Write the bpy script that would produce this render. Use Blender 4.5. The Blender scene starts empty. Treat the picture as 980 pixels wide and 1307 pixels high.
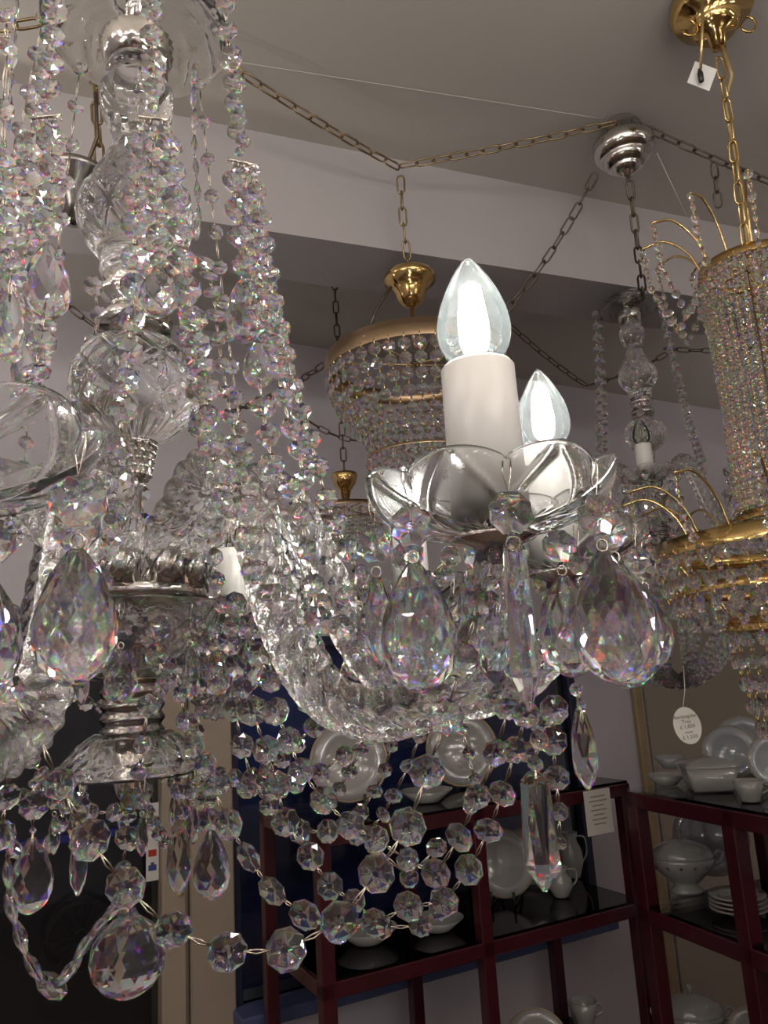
import bpy, math, random
from mathutils import Vector, Matrix
random.seed(7)
PI = math.pi
sc = bpy.context.scene
col = sc.collection

# ------------------------------------------------------------------ camera
F = 980.0
UP = Vector((-285, 4590, -F)).normalized()
fw = Vector((0, 0, -1))
fh = (fw - UP * fw.dot(UP)).normalized()
rt = fh.cross(UP)
M = Matrix((rt, fh, UP))
CAM = Vector((0, 0, 1.5))
cam = bpy.data.cameras.new('camera')
cam.sensor_fit = 'VERTICAL'; cam.sensor_height = 36.0; cam.sensor_width = 27.0
cam.lens = 36.0 * F / 1307.0
cam.clip_start = 0.02
co = bpy.data.objects.new('camera', cam); col.objects.link(co)
co.matrix_world = Matrix.Translation(CAM) @ M.to_4x4()
sc.camera = co

def ray(px, py):
    return M @ Vector(((px - 490) / F, (653.5 - py) / F, -1))
def P(px, py, d):
    return CAM + ray(px, py) * d
def Pz(px, py, z):
    r = ray(px, py)
    return CAM + r * ((z - CAM.z) / r.z)
def Pp(px, py, o, n):
    r = ray(px, py)
    return CAM + r * ((o - CAM).dot(n) / r.dot(n))
def zat(axis, py):                      # height on a vertical line that shows at image row py
    a = M.transposed() @ Vector((axis.x, axis.y, 0)); b = M.transposed() @ Vector((0, 0, 1))
    v = 653.5 - py
    return CAM.z + (-v * a.z - F * a.y) / (F * b.y + v * b.z)
def depth(p):
    return -(M.transposed() @ (p - CAM)).z

# ------------------------------------------------------------------ materials
def mat(name):
    m = bpy.data.materials.new(name); m.use_nodes = True
    nt = m.node_tree; nt.nodes.clear()
    out = nt.nodes.new('ShaderNodeOutputMaterial')
    return m, nt, out
def pbsdf(name, c, rough=.5, metal=0., noise=0., nscale=8., spec=None, bump=0., coat=0., sss=0.):
    m, nt, out = mat(name)
    b = nt.nodes.new('ShaderNodeBsdfPrincipled')
    b.inputs['Base Color'].default_value = (*c, 1); b.inputs['Roughness'].default_value = rough
    b.inputs['Metallic'].default_value = metal
    if coat: b.inputs['Coat Weight'].default_value = coat
    if sss:
        b.inputs['Subsurface Weight'].default_value = sss; b.inputs['Subsurface Radius'].default_value = (.01, .009, .008)
    if spec is not None: b.inputs['Specular IOR Level'].default_value = spec
    if noise or bump:
        tc = nt.nodes.new('ShaderNodeTexCoord'); n = nt.nodes.new('ShaderNodeTexNoise')
        n.inputs['Scale'].default_value = nscale; n.inputs['Detail'].default_value = 6
        nt.links.new(tc.outputs['Object'], n.inputs['Vector'])
        if noise:
            r = nt.nodes.new('ShaderNodeValToRGB')
            r.color_ramp.elements[0].position = .3; r.color_ramp.elements[1].position = .7
            r.color_ramp.elements[0].color = (*[x * (1 - noise) for x in c], 1)
            r.color_ramp.elements[1].color = (*[min(1, x * (1 + noise)) for x in c], 1)
            nt.links.new(n.outputs['Fac'], r.inputs['Fac']); nt.links.new(r.outputs['Color'], b.inputs['Base Color'])
        if bump:
            bp = nt.nodes.new('ShaderNodeBump'); bp.inputs['Strength'].default_value = bump
            nt.links.new(n.outputs['Fac'], bp.inputs['Height']); nt.links.new(bp.outputs['Normal'], b.inputs['Normal'])
    nt.links.new(b.outputs[0], out.inputs['Surface'])
    return m
def crystal_mat(name, iors, tint=1.0, fire=.5, pearl=.25, prough=.22):
    m, nt, out = mat(name)
    def glass(c, i, r):
        g = nt.nodes.new('ShaderNodeBsdfGlass'); g.inputs['Color'].default_value = c
        g.inputs['IOR'].default_value = i; g.inputs['Roughness'].default_value = r; return g.outputs[0]
    def mix(f, a, b):
        x = nt.nodes.new('ShaderNodeMixShader'); x.inputs['Fac'].default_value = f
        nt.links.new(a, x.inputs[1]); nt.links.new(b, x.inputs[2]); return x.outputs[0]
    def add(a, b):
        x = nt.nodes.new('ShaderNodeAddShader'); nt.links.new(a, x.inputs[0]); nt.links.new(b, x.inputs[1]); return x.outputs[0]
    t = tint
    sh = glass((t, t, t, 1), iors[1], 0)
    if fire > 0:
        d = add(add(glass((t, 0, 0, 1), iors[0], 0), glass((0, t, 0, 1), iors[1], 0)), glass((0, 0, t, 1), iors[2], 0))
        sh = mix(fire, sh, d)
    if pearl > 0: sh = mix(pearl, sh, glass((1, 1, 1, 1), iors[1], prough))
    nt.links.new(sh, out.inputs['Surface'])
    return m
def glass_mat(name, c=(1, 1, 1), ior=1.5, rough=0.0):
    m, nt, out = mat(name)
    g = nt.nodes.new('ShaderNodeBsdfGlass'); g.inputs['Color'].default_value = (*c, 1)
    g.inputs['IOR'].default_value = ior; g.inputs['Roughness'].default_value = rough
    nt.links.new(g.outputs[0], out.inputs['Surface'])
    return m
def thin_glass(name, c=(1, 1, 1), ior=1.45, rough=.02, haze=0.):
    m, nt, out = mat(name)
    t = nt.nodes.new('ShaderNodeBsdfTransparent'); t.inputs['Color'].default_value = (*c, 1)
    g = nt.nodes.new('ShaderNodeBsdfGlossy'); g.inputs['Roughness'].default_value = rough
    f = nt.nodes.new('ShaderNodeFresnel'); f.inputs['IOR'].default_value = ior
    mx = nt.nodes.new('ShaderNodeMixShader')
    nt.links.new(f.outputs[0], mx.inputs['Fac']); nt.links.new(t.outputs[0], mx.inputs[1]); nt.links.new(g.outputs[0], mx.inputs[2])
    sh = mx.outputs[0]
    if haze:
        h = nt.nodes.new('ShaderNodeBsdfTranslucent'); h.inputs['Color'].default_value = (.85, .97, 1, 1)
        m2 = nt.nodes.new('ShaderNodeMixShader'); m2.inputs['Fac'].default_value = haze
        nt.links.new(sh, m2.inputs[1]); nt.links.new(h.outputs[0], m2.inputs[2]); sh = m2.outputs[0]
    nt.links.new(sh, out.inputs['Surface'])
    return m
def emit(name, c, s):
    m, nt, out = mat(name)
    e = nt.nodes.new('ShaderNodeEmission'); e.inputs['Color'].default_value = (*c, 1); e.inputs['Strength'].default_value = s
    nt.links.new(e.outputs[0], out.inputs['Surface'])
    return m

CRY = crystal_mat('crystal', (1.50, 1.55, 1.61), 1.0, .34, .05, .25)
CRY_S = crystal_mat('crystal_small', (1.51, 1.54, 1.575), 1.0, .2, .18, .24)
GLS = crystal_mat('clear_glass', (1.5, 1.5, 1.5), .995, 0, .16, .2)
GLS_T = crystal_mat('twisted_glass', (1.5, 1.5, 1.5), .995, 0, .38, .16)
BULB = thin_glass('bulb_glass', (.95, .985, .985), 1.3, .01, haze=.012)
PANE = thin_glass('pane_glass', (.9, .93, .95), 1.45, .02)
FIL = emit('filament', (1, .95, .87), 190.0)
FILOFF = pbsdf('filament_off', (.5, .45, .35), .4, .3)
SLEEVE = pbsdf('candle_plastic', (.86, .84, .80), .28, 0, .02, 20, sss=.3)
NICKEL = pbsdf('nickel', (.68, .65, .61), .16, 1, .08, 40)
NICKDK = pbsdf('nickel_dark', (.34, .32, .30), .2, 1, .1, 40)
WIRE = pbsdf('silver_wire', (.62, .56, .47), .25, 1, .05, 60)
GWIRE = pbsdf('gold_wire', (.80, .58, .26), .2, 1, .06, 60)
BRASS = pbsdf('brass', (.72, .50, .20), .13, 1, .08, 30)
BRASSB = pbsdf('brass_brushed', (.62, .44, .28), .34, 1, .12, 14)
CHAINB = pbsdf('chain_brass', (.36, .27, .15), .35, 1, .25, 50)
CHAIND = pbsdf('chain_dark', (.15, .12, .09), .45, .8, .25, 50)
CORD = pbsdf('cord_gold', (.34, .24, .10), .35, .2, .1, 60)
BLACK = pbsdf('black_plastic', (.02, .02, .02), .35, 0, .1, 30)
CEIL = pbsdf('ceiling_paint', (.55, .515, .47), .9, 0, .04, 1.6, bump=.03)
BEAMP = pbsdf('beam_paint', (.52, .485, .485), .9, 0, .04, 1.8, bump=.03)
WALLP = pbsdf('wall_paint', (.70, .665, .70), .9, 0, .05, 2.2, bump=.03)
WALLL = pbsdf('wall_panel_paint', (.42, .37, .30), .8, 0, .05, 3)
FLOORM = pbsdf('floor_boards', (.16, .11, .08), .5, 0, .25, 6)
FRAMEP = pbsdf('door_frame_paint', (.46, .38, .29), .6, 0, .08, 6)
TRIMG = pbsdf('trim_gilt', (.45, .34, .19), .5, .2, .1, 20)
NAVY = pbsdf('night_blue', (.02, .04, .17), .6, 0, .5, 3)
NIGHT = pbsdf('night_dark', (.003, .003, .006), .7, 0, .4, 3)
BLUEL = pbsdf('blue_ledge', (.10, .13, .28), .5, 0, .15, 9)
RED = pbsdf('red_lacquer', (.060, .005, .011), .35, 0, .2, 12, coat=.3)
PORC = pbsdf('porcelain', (.36, .35, .33), .12, 0, .03, 10, coat=.6)
PORCG = pbsdf('porcelain_grey', (.40, .425, .44), .12, 0, .03, 10, coat=.6)
PORCR = pbsdf('gilt_rim', (.30, .20, .10), .3, .6, .2, 30)
FLOWER = pbsdf('flower_transfer', (.25, .14, .10), .4, 0, .4, 90)
PAPER = pbsdf('paper', (.72, .69, .62), .8, 0, .04, 20)
PAPERW = pbsdf('paper_white', (.82, .81, .78), .7, 0, .03, 20)
INK = pbsdf('ink', (.12, .09, .08), .8, 0, .1, 40)
INKR = pbsdf('ink_red', (.5, .05, .03), .8, 0, .1, 40)
INKB = pbsdf('ink_blue', (.06, .09, .3), .8, 0, .1, 40)

# ------------------------------------------------------------------ mesh builder
class MB:
    def __init__(s): s.v = []; s.f = []; s.m = []; s.sm = []
    def add(s, verts, faces, smooth=True, mi=0, mtx=None):
        o = len(s.v)
        s.v += [(mtx @ Vector(p)) for p in verts] if mtx is not None else [Vector(p) for p in verts]
        for f in faces:
            s.f.append([i + o for i in f]); s.m.append(mi); s.sm.append(smooth)
        return s
    def mesh(s, name, mats):
        me = bpy.data.meshes.new(name)
        me.from_pydata([tuple(p) for p in s.v], [], s.f)
        for m in (mats if isinstance(mats, (list, tuple)) else [mats]): me.materials.append(m)
        me.polygons.foreach_set('use_smooth', s.sm); me.polygons.foreach_set('material_index', s.m)
        me.update(); return me
    def lathe(s, prof, seg=32, mtx=None, smooth=True, mi=0, rf=None, zf=None, sx=1., sy=1.):
        vs = []; fs = []; idx = []
        for (r, z) in prof:
            if r < 1e-6:
                idx.append([len(vs)] * seg); vs.append((0, 0, z)); continue
            row = []
            for k in range(seg):
                a = 2 * PI * k / seg
                rr = r * (rf(a, z, r) if rf else 1); zz = z + (zf(a, z, r) if zf else 0)
                row.append(len(vs)); vs.append((rr * math.cos(a) * sx, rr * math.sin(a) * sy, zz))
            idx.append(row)
        for i in range(len(prof) - 1):
            A, B = idx[i], idx[i + 1]
            for k in range(seg):
                k2 = (k + 1) % seg
                q = [A[k], A[k2], B[k2], B[k]]
                q = [x for j, x in enumerate(q) if x != q[j - 1]]
                if len(q) >= 3: fs.append(q)
        return s.add(vs, fs, smooth, mi, mtx)
    def tube(s, pts, r, seg=6, closed=False, smooth=True, mi=0, caps=True, rads=None):
        pts = [Vector(p) for p in pts]; n = len(pts)
        if n < 2: return s
        tans = []
        for i in range(n):
            a = pts[i - 1] if (i > 0 or closed) else pts[i]; b = pts[(i + 1) % n] if (i < n - 1 or closed) else pts[i]
            t = (b - a); tans.append(t.normalized() if t.length > 1e-9 else Vector((0, 0, 1)))
        t0 = tans[0]; up = Vector((0, 0, 1)) if abs(t0.z) < .9 else Vector((1, 0, 0))
        nv = (up - t0 * up.dot(t0)).normalized()
        vs = []; fs = []
        for i in range(n):
            t = tans[i]; nv = (nv - t * nv.dot(t))
            nv = nv.normalized() if nv.length > 1e-6 else t.orthogonal().normalized()
            bv = t.cross(nv); R = rads[i] if rads else r
            for k in range(seg):
                a = 2 * PI * k / seg
                vs.append(pts[i] + nv * (math.cos(a) * R) + bv * (math.sin(a) * R))
        m = n if closed else n - 1
        for i in range(m):
            j = (i + 1) % n
            for k in range(seg):
                k2 = (k + 1) % seg
                fs.append([i * seg + k, i * seg + k2, j * seg + k2, j * seg + k])
        if not closed and caps:
            fs.append(list(range(seg))[::-1]); fs.append([(n - 1) * seg + k for k in range(seg)])
        return s.add(vs, fs, smooth, mi)
    def box(s, x0, x1, y0, y1, z0, z1, mtx=None, mi=0, bev=0.):
        if bev <= 0:
            vs = [(x, y, z) for x in (x0, x1) for y in (y0, y1) for z in (z0, z1)]
            fs = [[0, 1, 3, 2], [4, 6, 7, 5], [0, 4, 5, 1], [2, 3, 7, 6], [0, 2, 6, 4], [1, 5, 7, 3]]
            return s.add(vs, fs, False, mi, mtx)
        X, Y, Z = (x0, x1), (y0, y1), (z0, z1); vs = []; ix = {}
        for i in range(2):
            for j in range(2):
                for k in range(2):
                    sx, sy, sz = (1, -1)[i], (1, -1)[j], (1, -1)[k]
                    ix[i, j, k, 'x'] = len(vs); vs.append((X[i], Y[j] + sy * bev, Z[k] + sz * bev))
                    ix[i, j, k, 'y'] = len(vs); vs.append((X[i] + sx * bev, Y[j], Z[k] + sz * bev))
                    ix[i, j, k, 'z'] = len(vs); vs.append((X[i] + sx * bev, Y[j] + sy * bev, Z[k]))
        fs = []
        for i in range(2): fs.append([ix[i, 0, 0, 'x'], ix[i, 1, 0, 'x'], ix[i, 1, 1, 'x'], ix[i, 0, 1, 'x']])
        for j in range(2): fs.append([ix[0, j, 0, 'y'], ix[1, j, 0, 'y'], ix[1, j, 1, 'y'], ix[0, j, 1, 'y']])
        for k in range(2): fs.append([ix[0, 0, k, 'z'], ix[1, 0, k, 'z'], ix[1, 1, k, 'z'], ix[0, 1, k, 'z']])
        for a in range(2):
            for b in range(2):
                fs.append([ix[a, b, 0, 'x'], ix[a, b, 1, 'x'], ix[a, b, 1, 'y'], ix[a, b, 0, 'y']])
                fs.append([ix[a, 0, b, 'x'], ix[a, 1, b, 'x'], ix[a, 1, b, 'z'], ix[a, 0, b, 'z']])
                fs.append([ix[0, a, b, 'y'], ix[1, a, b, 'y'], ix[1, a, b, 'z'], ix[0, a, b, 'z']])
        for i in range(2):
            for j in range(2):
                for k in range(2): fs.append([ix[i, j, k, c] for c in 'xyz'])
        return s.add(vs, fs, False, mi, mtx)

W = {}
def place(o, parent=None, world=None):
    world = world if world is not None else Matrix.Identity(4)
    col.objects.link(o)
    if parent is not None:
        o.parent = parent; o.matrix_basis = W[parent].inverted() @ world
    else: o.matrix_basis = world
    W[o] = world
    return o
def obj(name, mb, m, parent=None, world=None, fixn=True):
    me = mb if isinstance(mb, bpy.types.Mesh) else mb.mesh(name, m)
    if fixn and not isinstance(mb, bpy.types.Mesh):
        import bmesh
        bm = bmesh.new(); bm.from_mesh(me); bmesh.ops.recalc_face_normals(bm, faces=bm.faces); bm.to_mesh(me); bm.free()
    return place(bpy.data.objects.new(name, me), parent, world)
def tag(o, label, cat, group=None, kind=None):
    o['label'] = label; o['category'] = cat
    if group: o['group'] = group
    if kind: o['kind'] = kind
    return o
def thing(name, label, cat, loc, group=None):
    o = bpy.data.objects.new(name, None); o.empty_display_size = .02
    place(o, None, Matrix.Translation(loc)); return tag(o, label, cat, group)
def struct(name, mb, m):
    o = obj(name, mb, m); o['kind'] = 'structure'; return o
def T(x, y=None, z=None):
    return Matrix.Translation(x if y is None else (x, y, z))
def RZ(a): return Matrix.Rotation(a, 4, 'Z')
def basis(p, x, y, z, sx=1, sy=1, sz=1):
    m = Matrix.Identity(4)
    for i in range(3):
        m[i][0] = x[i] * sx; m[i][1] = y[i] * sy; m[i][2] = z[i] * sz; m[i][3] = p[i]
    return m

# ------------------------------------------------------------------ crystal shapes (unit size)
def octagon_geo(n=8, th=.34):
    vs = []; fs = []
    def ring(r, z, off):
        i0 = len(vs)
        for k in range(n):
            a = 2 * PI * (k + off) / n + PI / n
            vs.append((r * math.cos(a), r * math.sin(a), z))
        return list(range(i0, i0 + n))
    g1 = ring(1, .06, 0); g0 = ring(1, -.06, 0)
    for k in range(n): fs.append([g1[k], g0[k], g0[(k + 1) % n], g1[(k + 1) % n]])
    for sg, g in ((1, g1), (-1, g0)):
        c = ring(.74, sg * th * .52, .5); t = ring(.22, sg * th * .97, 0)
        ap = len(vs); vs.append((0, 0, sg * th))
        for k in range(n):
            k2 = (k + 1) % n
            fs.append([g[k], g[k2], c[k]]); fs.append([g[k2], c[k2], c[k]])
            fs.append([c[k - 1], c[k], t[k]]); fs.append([c[k], t[k2], t[k]])
            fs.append([t[k], t[k2], ap])
    return vs, fs
def facet_geo(levels, n=8, flat=1.0):     # levels (y, halfwidth); axis y, flattened in z
    vs = []; fs = []; rows = []
    for i, (y, w) in enumerate(levels):
        if w < 1e-5: rows.append([len(vs)]); vs.append((0, y, 0)); continue
        row = []
        for k in range(n):
            a = 2 * PI * (k + .5 * (i % 2)) / n
            row.append(len(vs)); vs.append((w * math.cos(a), y, w * flat * math.sin(a)))
        rows.append(row)
    for i in range(len(rows) - 1):
        A, B = rows[i], rows[i + 1]
        for k in range(n):
            k2 = (k + 1) % n
            if len(A) == 1: fs.append([A[0], B[k], B[k2]]); continue
            if len(B) == 1: fs.append([A[k], A[k2], B[0]]); continue
            if i % 2 == 0: fs.append([A[k], A[k2], B[k]]); fs.append([A[k2], B[k2], B[k]])
            else: fs.append([A[k], B[k2], B[k]]); fs.append([A[k], A[k2], B[k2]])
    return vs, fs
G_OCT = octagon_geo()
G_BEAD = octagon_geo(8, .55)
G_DROP = facet_geo([(1, .14), (.93, .26), (.60, .62), (.20, .90), (-.14, 1.0), (-.42, .98), (-.66, .83), (-.84, .57), (-.96, .28), (-1, 0)], 10, .50)
G_SLIM = facet_geo([(1, .25), (.9, .45), (.35, .8), (-.25, 1.0), (-.6, .8), (-.88, .42), (-1, .16), (-1.0, 0)], 6, .75)
G_PRISM = facet_geo([(1, .3), (.85, .75), (.8, .75), (-.6, 1.0), (-1, .12), (-1.0, 0)], 6, 1.0)
G_BALL = facet_geo([(1.25, .18), (1.02, .3), (.78, .66), (.42, .93), (0, 1.02), (-.4, .94), (-.74, .68), (-.94, .34), (-1, 0)], 14, 1.0)
GEO = {'o': G_OCT, 'e': G_OCT, 'b': G_BEAD, 'd': G_DROP, 's': G_SLIM, 'p': G_PRISM, 'B': G_BALL}
NAMES = {'o': 'octagon_crystal', 'e': 'octagon_crystal', 'b': 'bead_crystal', 'd': 'almond_drop', 's': 'spindle_drop', 'p': 'prism_drop', 'B': 'faceted_ball'}
def cmesh(key, m, nm):
    mb = MB(); mb.add(*GEO[key], smooth=False)
    me = mb.mesh(nm, m)
    import bmesh
    bm = bmesh.new(); bm.from_mesh(me); bmesh.ops.remove_doubles(bm, verts=bm.verts, dist=1e-6); bmesh.ops.recalc_face_normals(bm, faces=bm.faces); bm.to_mesh(me); bm.free()
    return me
CM = {k: cmesh(k, CRY, NAMES[k]) for k in GEO}

def crystal_at(p, r, ry, kind, tangent, parent, rnd=random):
    """a crystal object at p; its flat side looks sideways to the strand, with a little swing"""
    if kind in 'dspB':
        y = Vector((0, 0, 1)); 
    else:
        y = tangent.normalized()
    view = (CAM - p); view.z *= .3; view.normalize()
    if kind == 'e':
        view = view.cross(Vector((0, 0, 1))).normalized() + view * rnd.uniform(.05, .3)
    z = (view - y * view.dot(y))
    if z.length < 1e-4: z = y.orthogonal()
    z.normalize()
    z = Matrix.Rotation(rnd.uniform(-.42, .42) if kind != 'e' else rnd.uniform(-.15, .15), 3, y) @ z
    if kind in 'ob':   # some swing about the horizontal too
        x = y.cross(z); y = Matrix.Rotation(rnd.uniform(-.22, .22), 3, x) @ y; z = x.cross(y)
    x = y.cross(z).normalized(); z = x.cross(y).normalized()
    return obj(NAMES[kind], CM[kind], None, parent, basis(p, x, y, z, r, ry, r), fixn=False)
def pin(mb, a, b, r=.00042):
    """bow pin between two crystals: two wires with a small kink"""
    d = b - a
    if d.length < 1e-5: return
    side = d.cross(CAM - a)
    side = side.normalized() * .0011 if side.length > 1e-9 else Vector((.001, 0, 0))
    mid = (a + b) / 2
    mb.tube([a, mid + side, b], r, 5)
    mb.tube([a, mid - side * .4, b], r, 5)
def strand(beads, d0, d1, parent, name='crystal_strand', wire=None, hang=None):
    """beads: (px, py, r[, kind[, ry]]) placed along depths d0..d1"""
    pts = []; n = len(beads)
    for i, b in enumerate(beads):
        t = i / max(1, n - 1); d = d0 + (d1 - d0) * t
        p = P(b[0], b[1], d); k = b[3] if len(b) > 3 else 'o'
        r = b[2] * d / F * (1.1 if k in 'oeb' and b[2] < 19 else 1.0); ry = (b[4] * d / F if len(b) > 4 else r)
        pts.append((p, r, ry, k))
    mb = MB()
    if hang is not None: pin(mb, hang, pts[0][0] + (hang - pts[0][0]).normalized() * pts[0][2] * .8)
    for a, b in zip(pts, pts[1:]):
        dv = (b[0] - a[0]); L = dv.length; dv.normalize()
        pa = a[0] + dv * min(a[2] * .8, L * .35); pb = b[0] - dv * min(b[2] * .8, L * .35)
        pin(mb, pa, pb)
    if n == 1 and hang is None:
        mb.tube([pts[0][0] + Vector((0, 0, pts[0][2] * .95)), pts[0][0] + Vector((0, 0, pts[0][2] * 1.25))], .0006, 5)
    st = obj(name, mb, wire or WIRE, parent)
    for i, (p, r, ry, k) in enumerate(pts):
        a = pts[max(0, i - 1)][0]; b = pts[min(n - 1, i + 1)][0]
        t = (a - b) if n > 1 else Vector((0, 0, 1))
        crystal_at(p, r, ry, k, t, st)
    return st
def world_strand(points, r, parent, kind='o', end=None, name='crystal_strand', single=False, every=1):
    """points in the world; single: crystals and pins in one mesh (small far strands)"""
    mb = MB(); n = len(points)
    for a, b in zip(points, points[1:]):
        dv = (b - a).normalized(); pin(mb, a + dv * r * .8, b - dv * r * .8)
    if single:
        for i, p in enumerate(points):
            y = (points[max(0, i - 1)] - points[min(n - 1, i + 1)]).normalized()
            v = (CAM - p).normalized(); z = (v - y * v.dot(y)).normalized()
            z = Matrix.Rotation(random.uniform(-.8, .8), 3, y) @ z; x = y.cross(z)
            mb.add(*GEO[kind], smooth=False, mi=1, mtx=basis(p, x, y, z, r, r, r))
        if end:
            p = points[-1] - Vector((0, 0, r * 1.3 + end))
            mb.add(*G_DROP, smooth=False, mi=1, mtx=basis(p, Vector((1, 0, 0)), Vector((0, 0, 1)), Vector((0, -1, 0)), end * .6, end, end * .6))
        return obj(name, mb, [WIRE, CRY_S], parent)
    st = obj(name, mb, WIRE, parent)
    for i, p in enumerate(points):
        crystal_at(p, r, r, kind, points[max(0, i - 1)] - points[min(n - 1, i + 1)], st)
    return st
def catenary(a, b, sag, n):
    return [a.lerp(b, t) - Vector((0, 0, sag * 4 * t * (1 - t))) for t in [i / (n - 1) for i in range(n)]]

# chain of long links
def chain_mb(pts, ll=.034, lw=.013, wr=.0018, mb=None):
    mb = mb or MB(); pts = [Vector(p) for p in pts]
    pitch = ll - 2 * wr
    seglen = [(b - a).length for a, b in zip(pts, pts[1:])]; tot = sum(seglen)
    n = max(1, round(tot / pitch))
    def at(s):
        for a, b, l in zip(pts, pts[1:], seglen):
            if s <= l or b is pts[-1]: return a.lerp(b, min(1, s / l)) if l > 0 else a
            s -= l
    for i in range(n):
        a = at(tot * i / n); b = at(tot * (i + 1) / n); t = (b - a).normalized(); c = (a + b) / 2
        u = Vector((0, 0, 1)) if abs(t.z) < .8 else Vector((0, 1, 0))
        s1 = t.cross(u).normalized(); s2 = t.cross(s1).normalized()
        ang = (PI / 2 if i % 2 else 0) + random.uniform(-.15, .15)
        s = s1 * math.cos(ang) + s2 * math.sin(ang)
        hl = ll / 2; hw = lw / 2; path = []
        for sg in (1, -1):
            for k in range(5):
                a2 = -PI / 2 + PI * k / 4
                path.append(c + t * (sg * (hl - hw + hw * math.cos(a2))) + s * (sg * hw * math.sin(a2)))
        mb.tube(path, wr, 6, closed=True)
    return mb
def sagline(a, b, sag, n=14): return catenary(Vector(a), Vector(b), sag, n)

# ================================================================== ROOM
ZC = 2.5
SA = Pz(404, 1064, 1.2); SB = Pz(792, 1001, 1.2)          # front line of the shelf unit along the back wall
bdir = (SB - SA); bdir.z = 0; bdir.normalize()
ndir = Vector((bdir.y, -bdir.x, 0))                        # out of the back wall, into the room
if ndir.dot(CAM - SA) < 0: ndir = -ndir
WO = SA - ndir * .50                                       # a point on the back wall
def wl(s, n, z): return Vector((WO.x, WO.y, 0)) + bdir * s + ndir * n + Vector((0, 0, z))
def s_of(p): return (p - WO).dot(bdir)
def on_wall(px, py): return Pp(px, py, WO, ndir)
RW = basis(Vector((WO.x, WO.y, 0)), bdir, ndir, Vector((0, 0, 1)))   # local x along wall, y into the room, z up
s_corner = s_of(on_wall(812, 950))
S0, S1, N1 = -2.9, s_corner, 4.6
S1r = s_corner + 1.6
mb = MB(); mb.box(S0 - .1, S1r + .1, -.1, N1 + .1, -.05, 0, RW); struct('floor', mb, FLOORM)
mb = MB(); mb.box(S0 - .1, S1r + .1, -.6, N1 + .1, ZC, ZC + .05, RW); struct('ceiling', mb, CEIL)
mb = MB(); mb.box(S0 - .1, S0, -.1, N1, 0, ZC, RW); struct('wall_left', mb, WALLP)
mb = MB(); mb.box(S0, S1r, N1, N1 + .1, 0, ZC, RW); struct('wall_front', mb, WALLP)
mb = MB(); mb.box(S1r, S1r + .1, -.1, N1, 0, ZC, RW); struct('wall_right', mb, WALLP)
# beam across the ceiling, same direction as the back wall
bp = Pz(510, 204, ZC); be = Pz(320, 165, ZC); bf = Pz(640, 229, ZC)
bd = (bf - be); bd.z = 0; bd.normalize(); bn = Vector((bd.y, -bd.x, 0))
if bn.dot(CAM - bp) < 0: bn = -bn
zb = zat(bp, 322)
bq = Pz(510, 377, zb)
print('BEAM', math.degrees(math.atan2(bd.y, bd.x)), zb, (bp - bq).dot(bn))
BW = basis(Vector((bp.x, bp.y, 0)), bd, bn, Vector((0, 0, 1)))
mb = MB(); mb.box(-2.2, 3.2, (bq - bp).dot(bn), 0, zb, ZC, BW); struct('trim_1', mb, BEAMP)
# back wall with window openings and a door frame
zt_win = 1.62
sw0, sw1 = s_of(on_wall(297, 1150)), s_of(on_wall(752, 1060))
sd0, sd1 = s_of(on_wall(203, 1150)), s_of(on_wall(297, 1150))
zs0 = on_wall(300, 1284).z
mb = MB()
mb.box(S0, S1r, -.1, 0, zt_win, ZC, RW)
mb.box(sd1, S1r, -.1, 0, 0, zs0, RW)
mb.box(sw1, S1r, -.1, 0, zs0, zt_win, RW)
mb.box(S0, sd0, -.1, 0, 0, .25, RW)
mb.box(S0, sd0 - 1.6, -.1, 0, .25, zt_win, RW)
struct('wall_back', mb, WALLP)
mb = MB()
smid = s_of(on_wall(237, 1150))
mb.box(sd0, smid - .006, -.1, .035, 0, zt_win + .05, RW, bev=.004)
mb.box(smid + .006, sd1, -.1, .02, 0, zt_win + .05, RW, bev=.004)
mb.box(smid - .008, smid + .008, -.1, .0, 0, zt_win, RW)
dfr = struct('door_1', mb, FRAMEP)
mb = MB(); mb.box(smid - .028, smid - .014, .033, .042, 1.02, 1.09, RW, bev=.003)
obj('hinge', mb, BRASS, dfr)
# night outside the panes
mb = MB(); mb.box(sw0, sw1, -.02, -.012, zs0, zt_win, RW); w1 = struct('window_1', mb, PANE)
mb = MB(); mb.box(sw0, sw1, -.095, -.085, zs0, zt_win, RW); obj('night_board', mb, NAVY, w1)
mb = MB()
for (a, b, c, dd) in ((sw0, sw0 + .02, zs0, zt_win), (sw1 - .03, sw1, zs0, zt_win), (sw0, sw1, zt_win - .03, zt_win), (sw0 + (sw1 - sw0) * .62, sw0 + (sw1 - sw0) * .62 + .03, zs0, zt_win)):
    mb.box(a, b, -.05, .01, c, dd, RW, bev=.003)
obj('window_frame', mb, pbsdf('frame_navy', (.02, .025, .06), .5, 0, .2, 10), w1)
mb = MB(); mb.box(sw0 - .01, sw1, -.02, .09, zs0 - .03, zs0, RW, bev=.004); obj('window_sill', mb, BLUEL, w1)
mb = MB(); mb.box(sd0 - 1.6, sd0, -.02, -.012, .25, zt_win, RW); w2 = struct('window_2', mb, PANE)
mb = MB(); mb.box(sd0 - 1.6, sd0, -.095, -.085, .25, zt_win, RW); obj('night_board', mb, NIGHT, w2)
z_l = on_wall(40, 1078).z
mb = MB(); mb.box(sd0 - 1.6, sd0, -.05, .0, z_l - .008, z_l + .008, RW, bev=.002); obj('glazing_bar', mb, pbsdf('bar_blue', (.02, .03, .22), .4, 0, .1, 10), w2)
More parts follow.
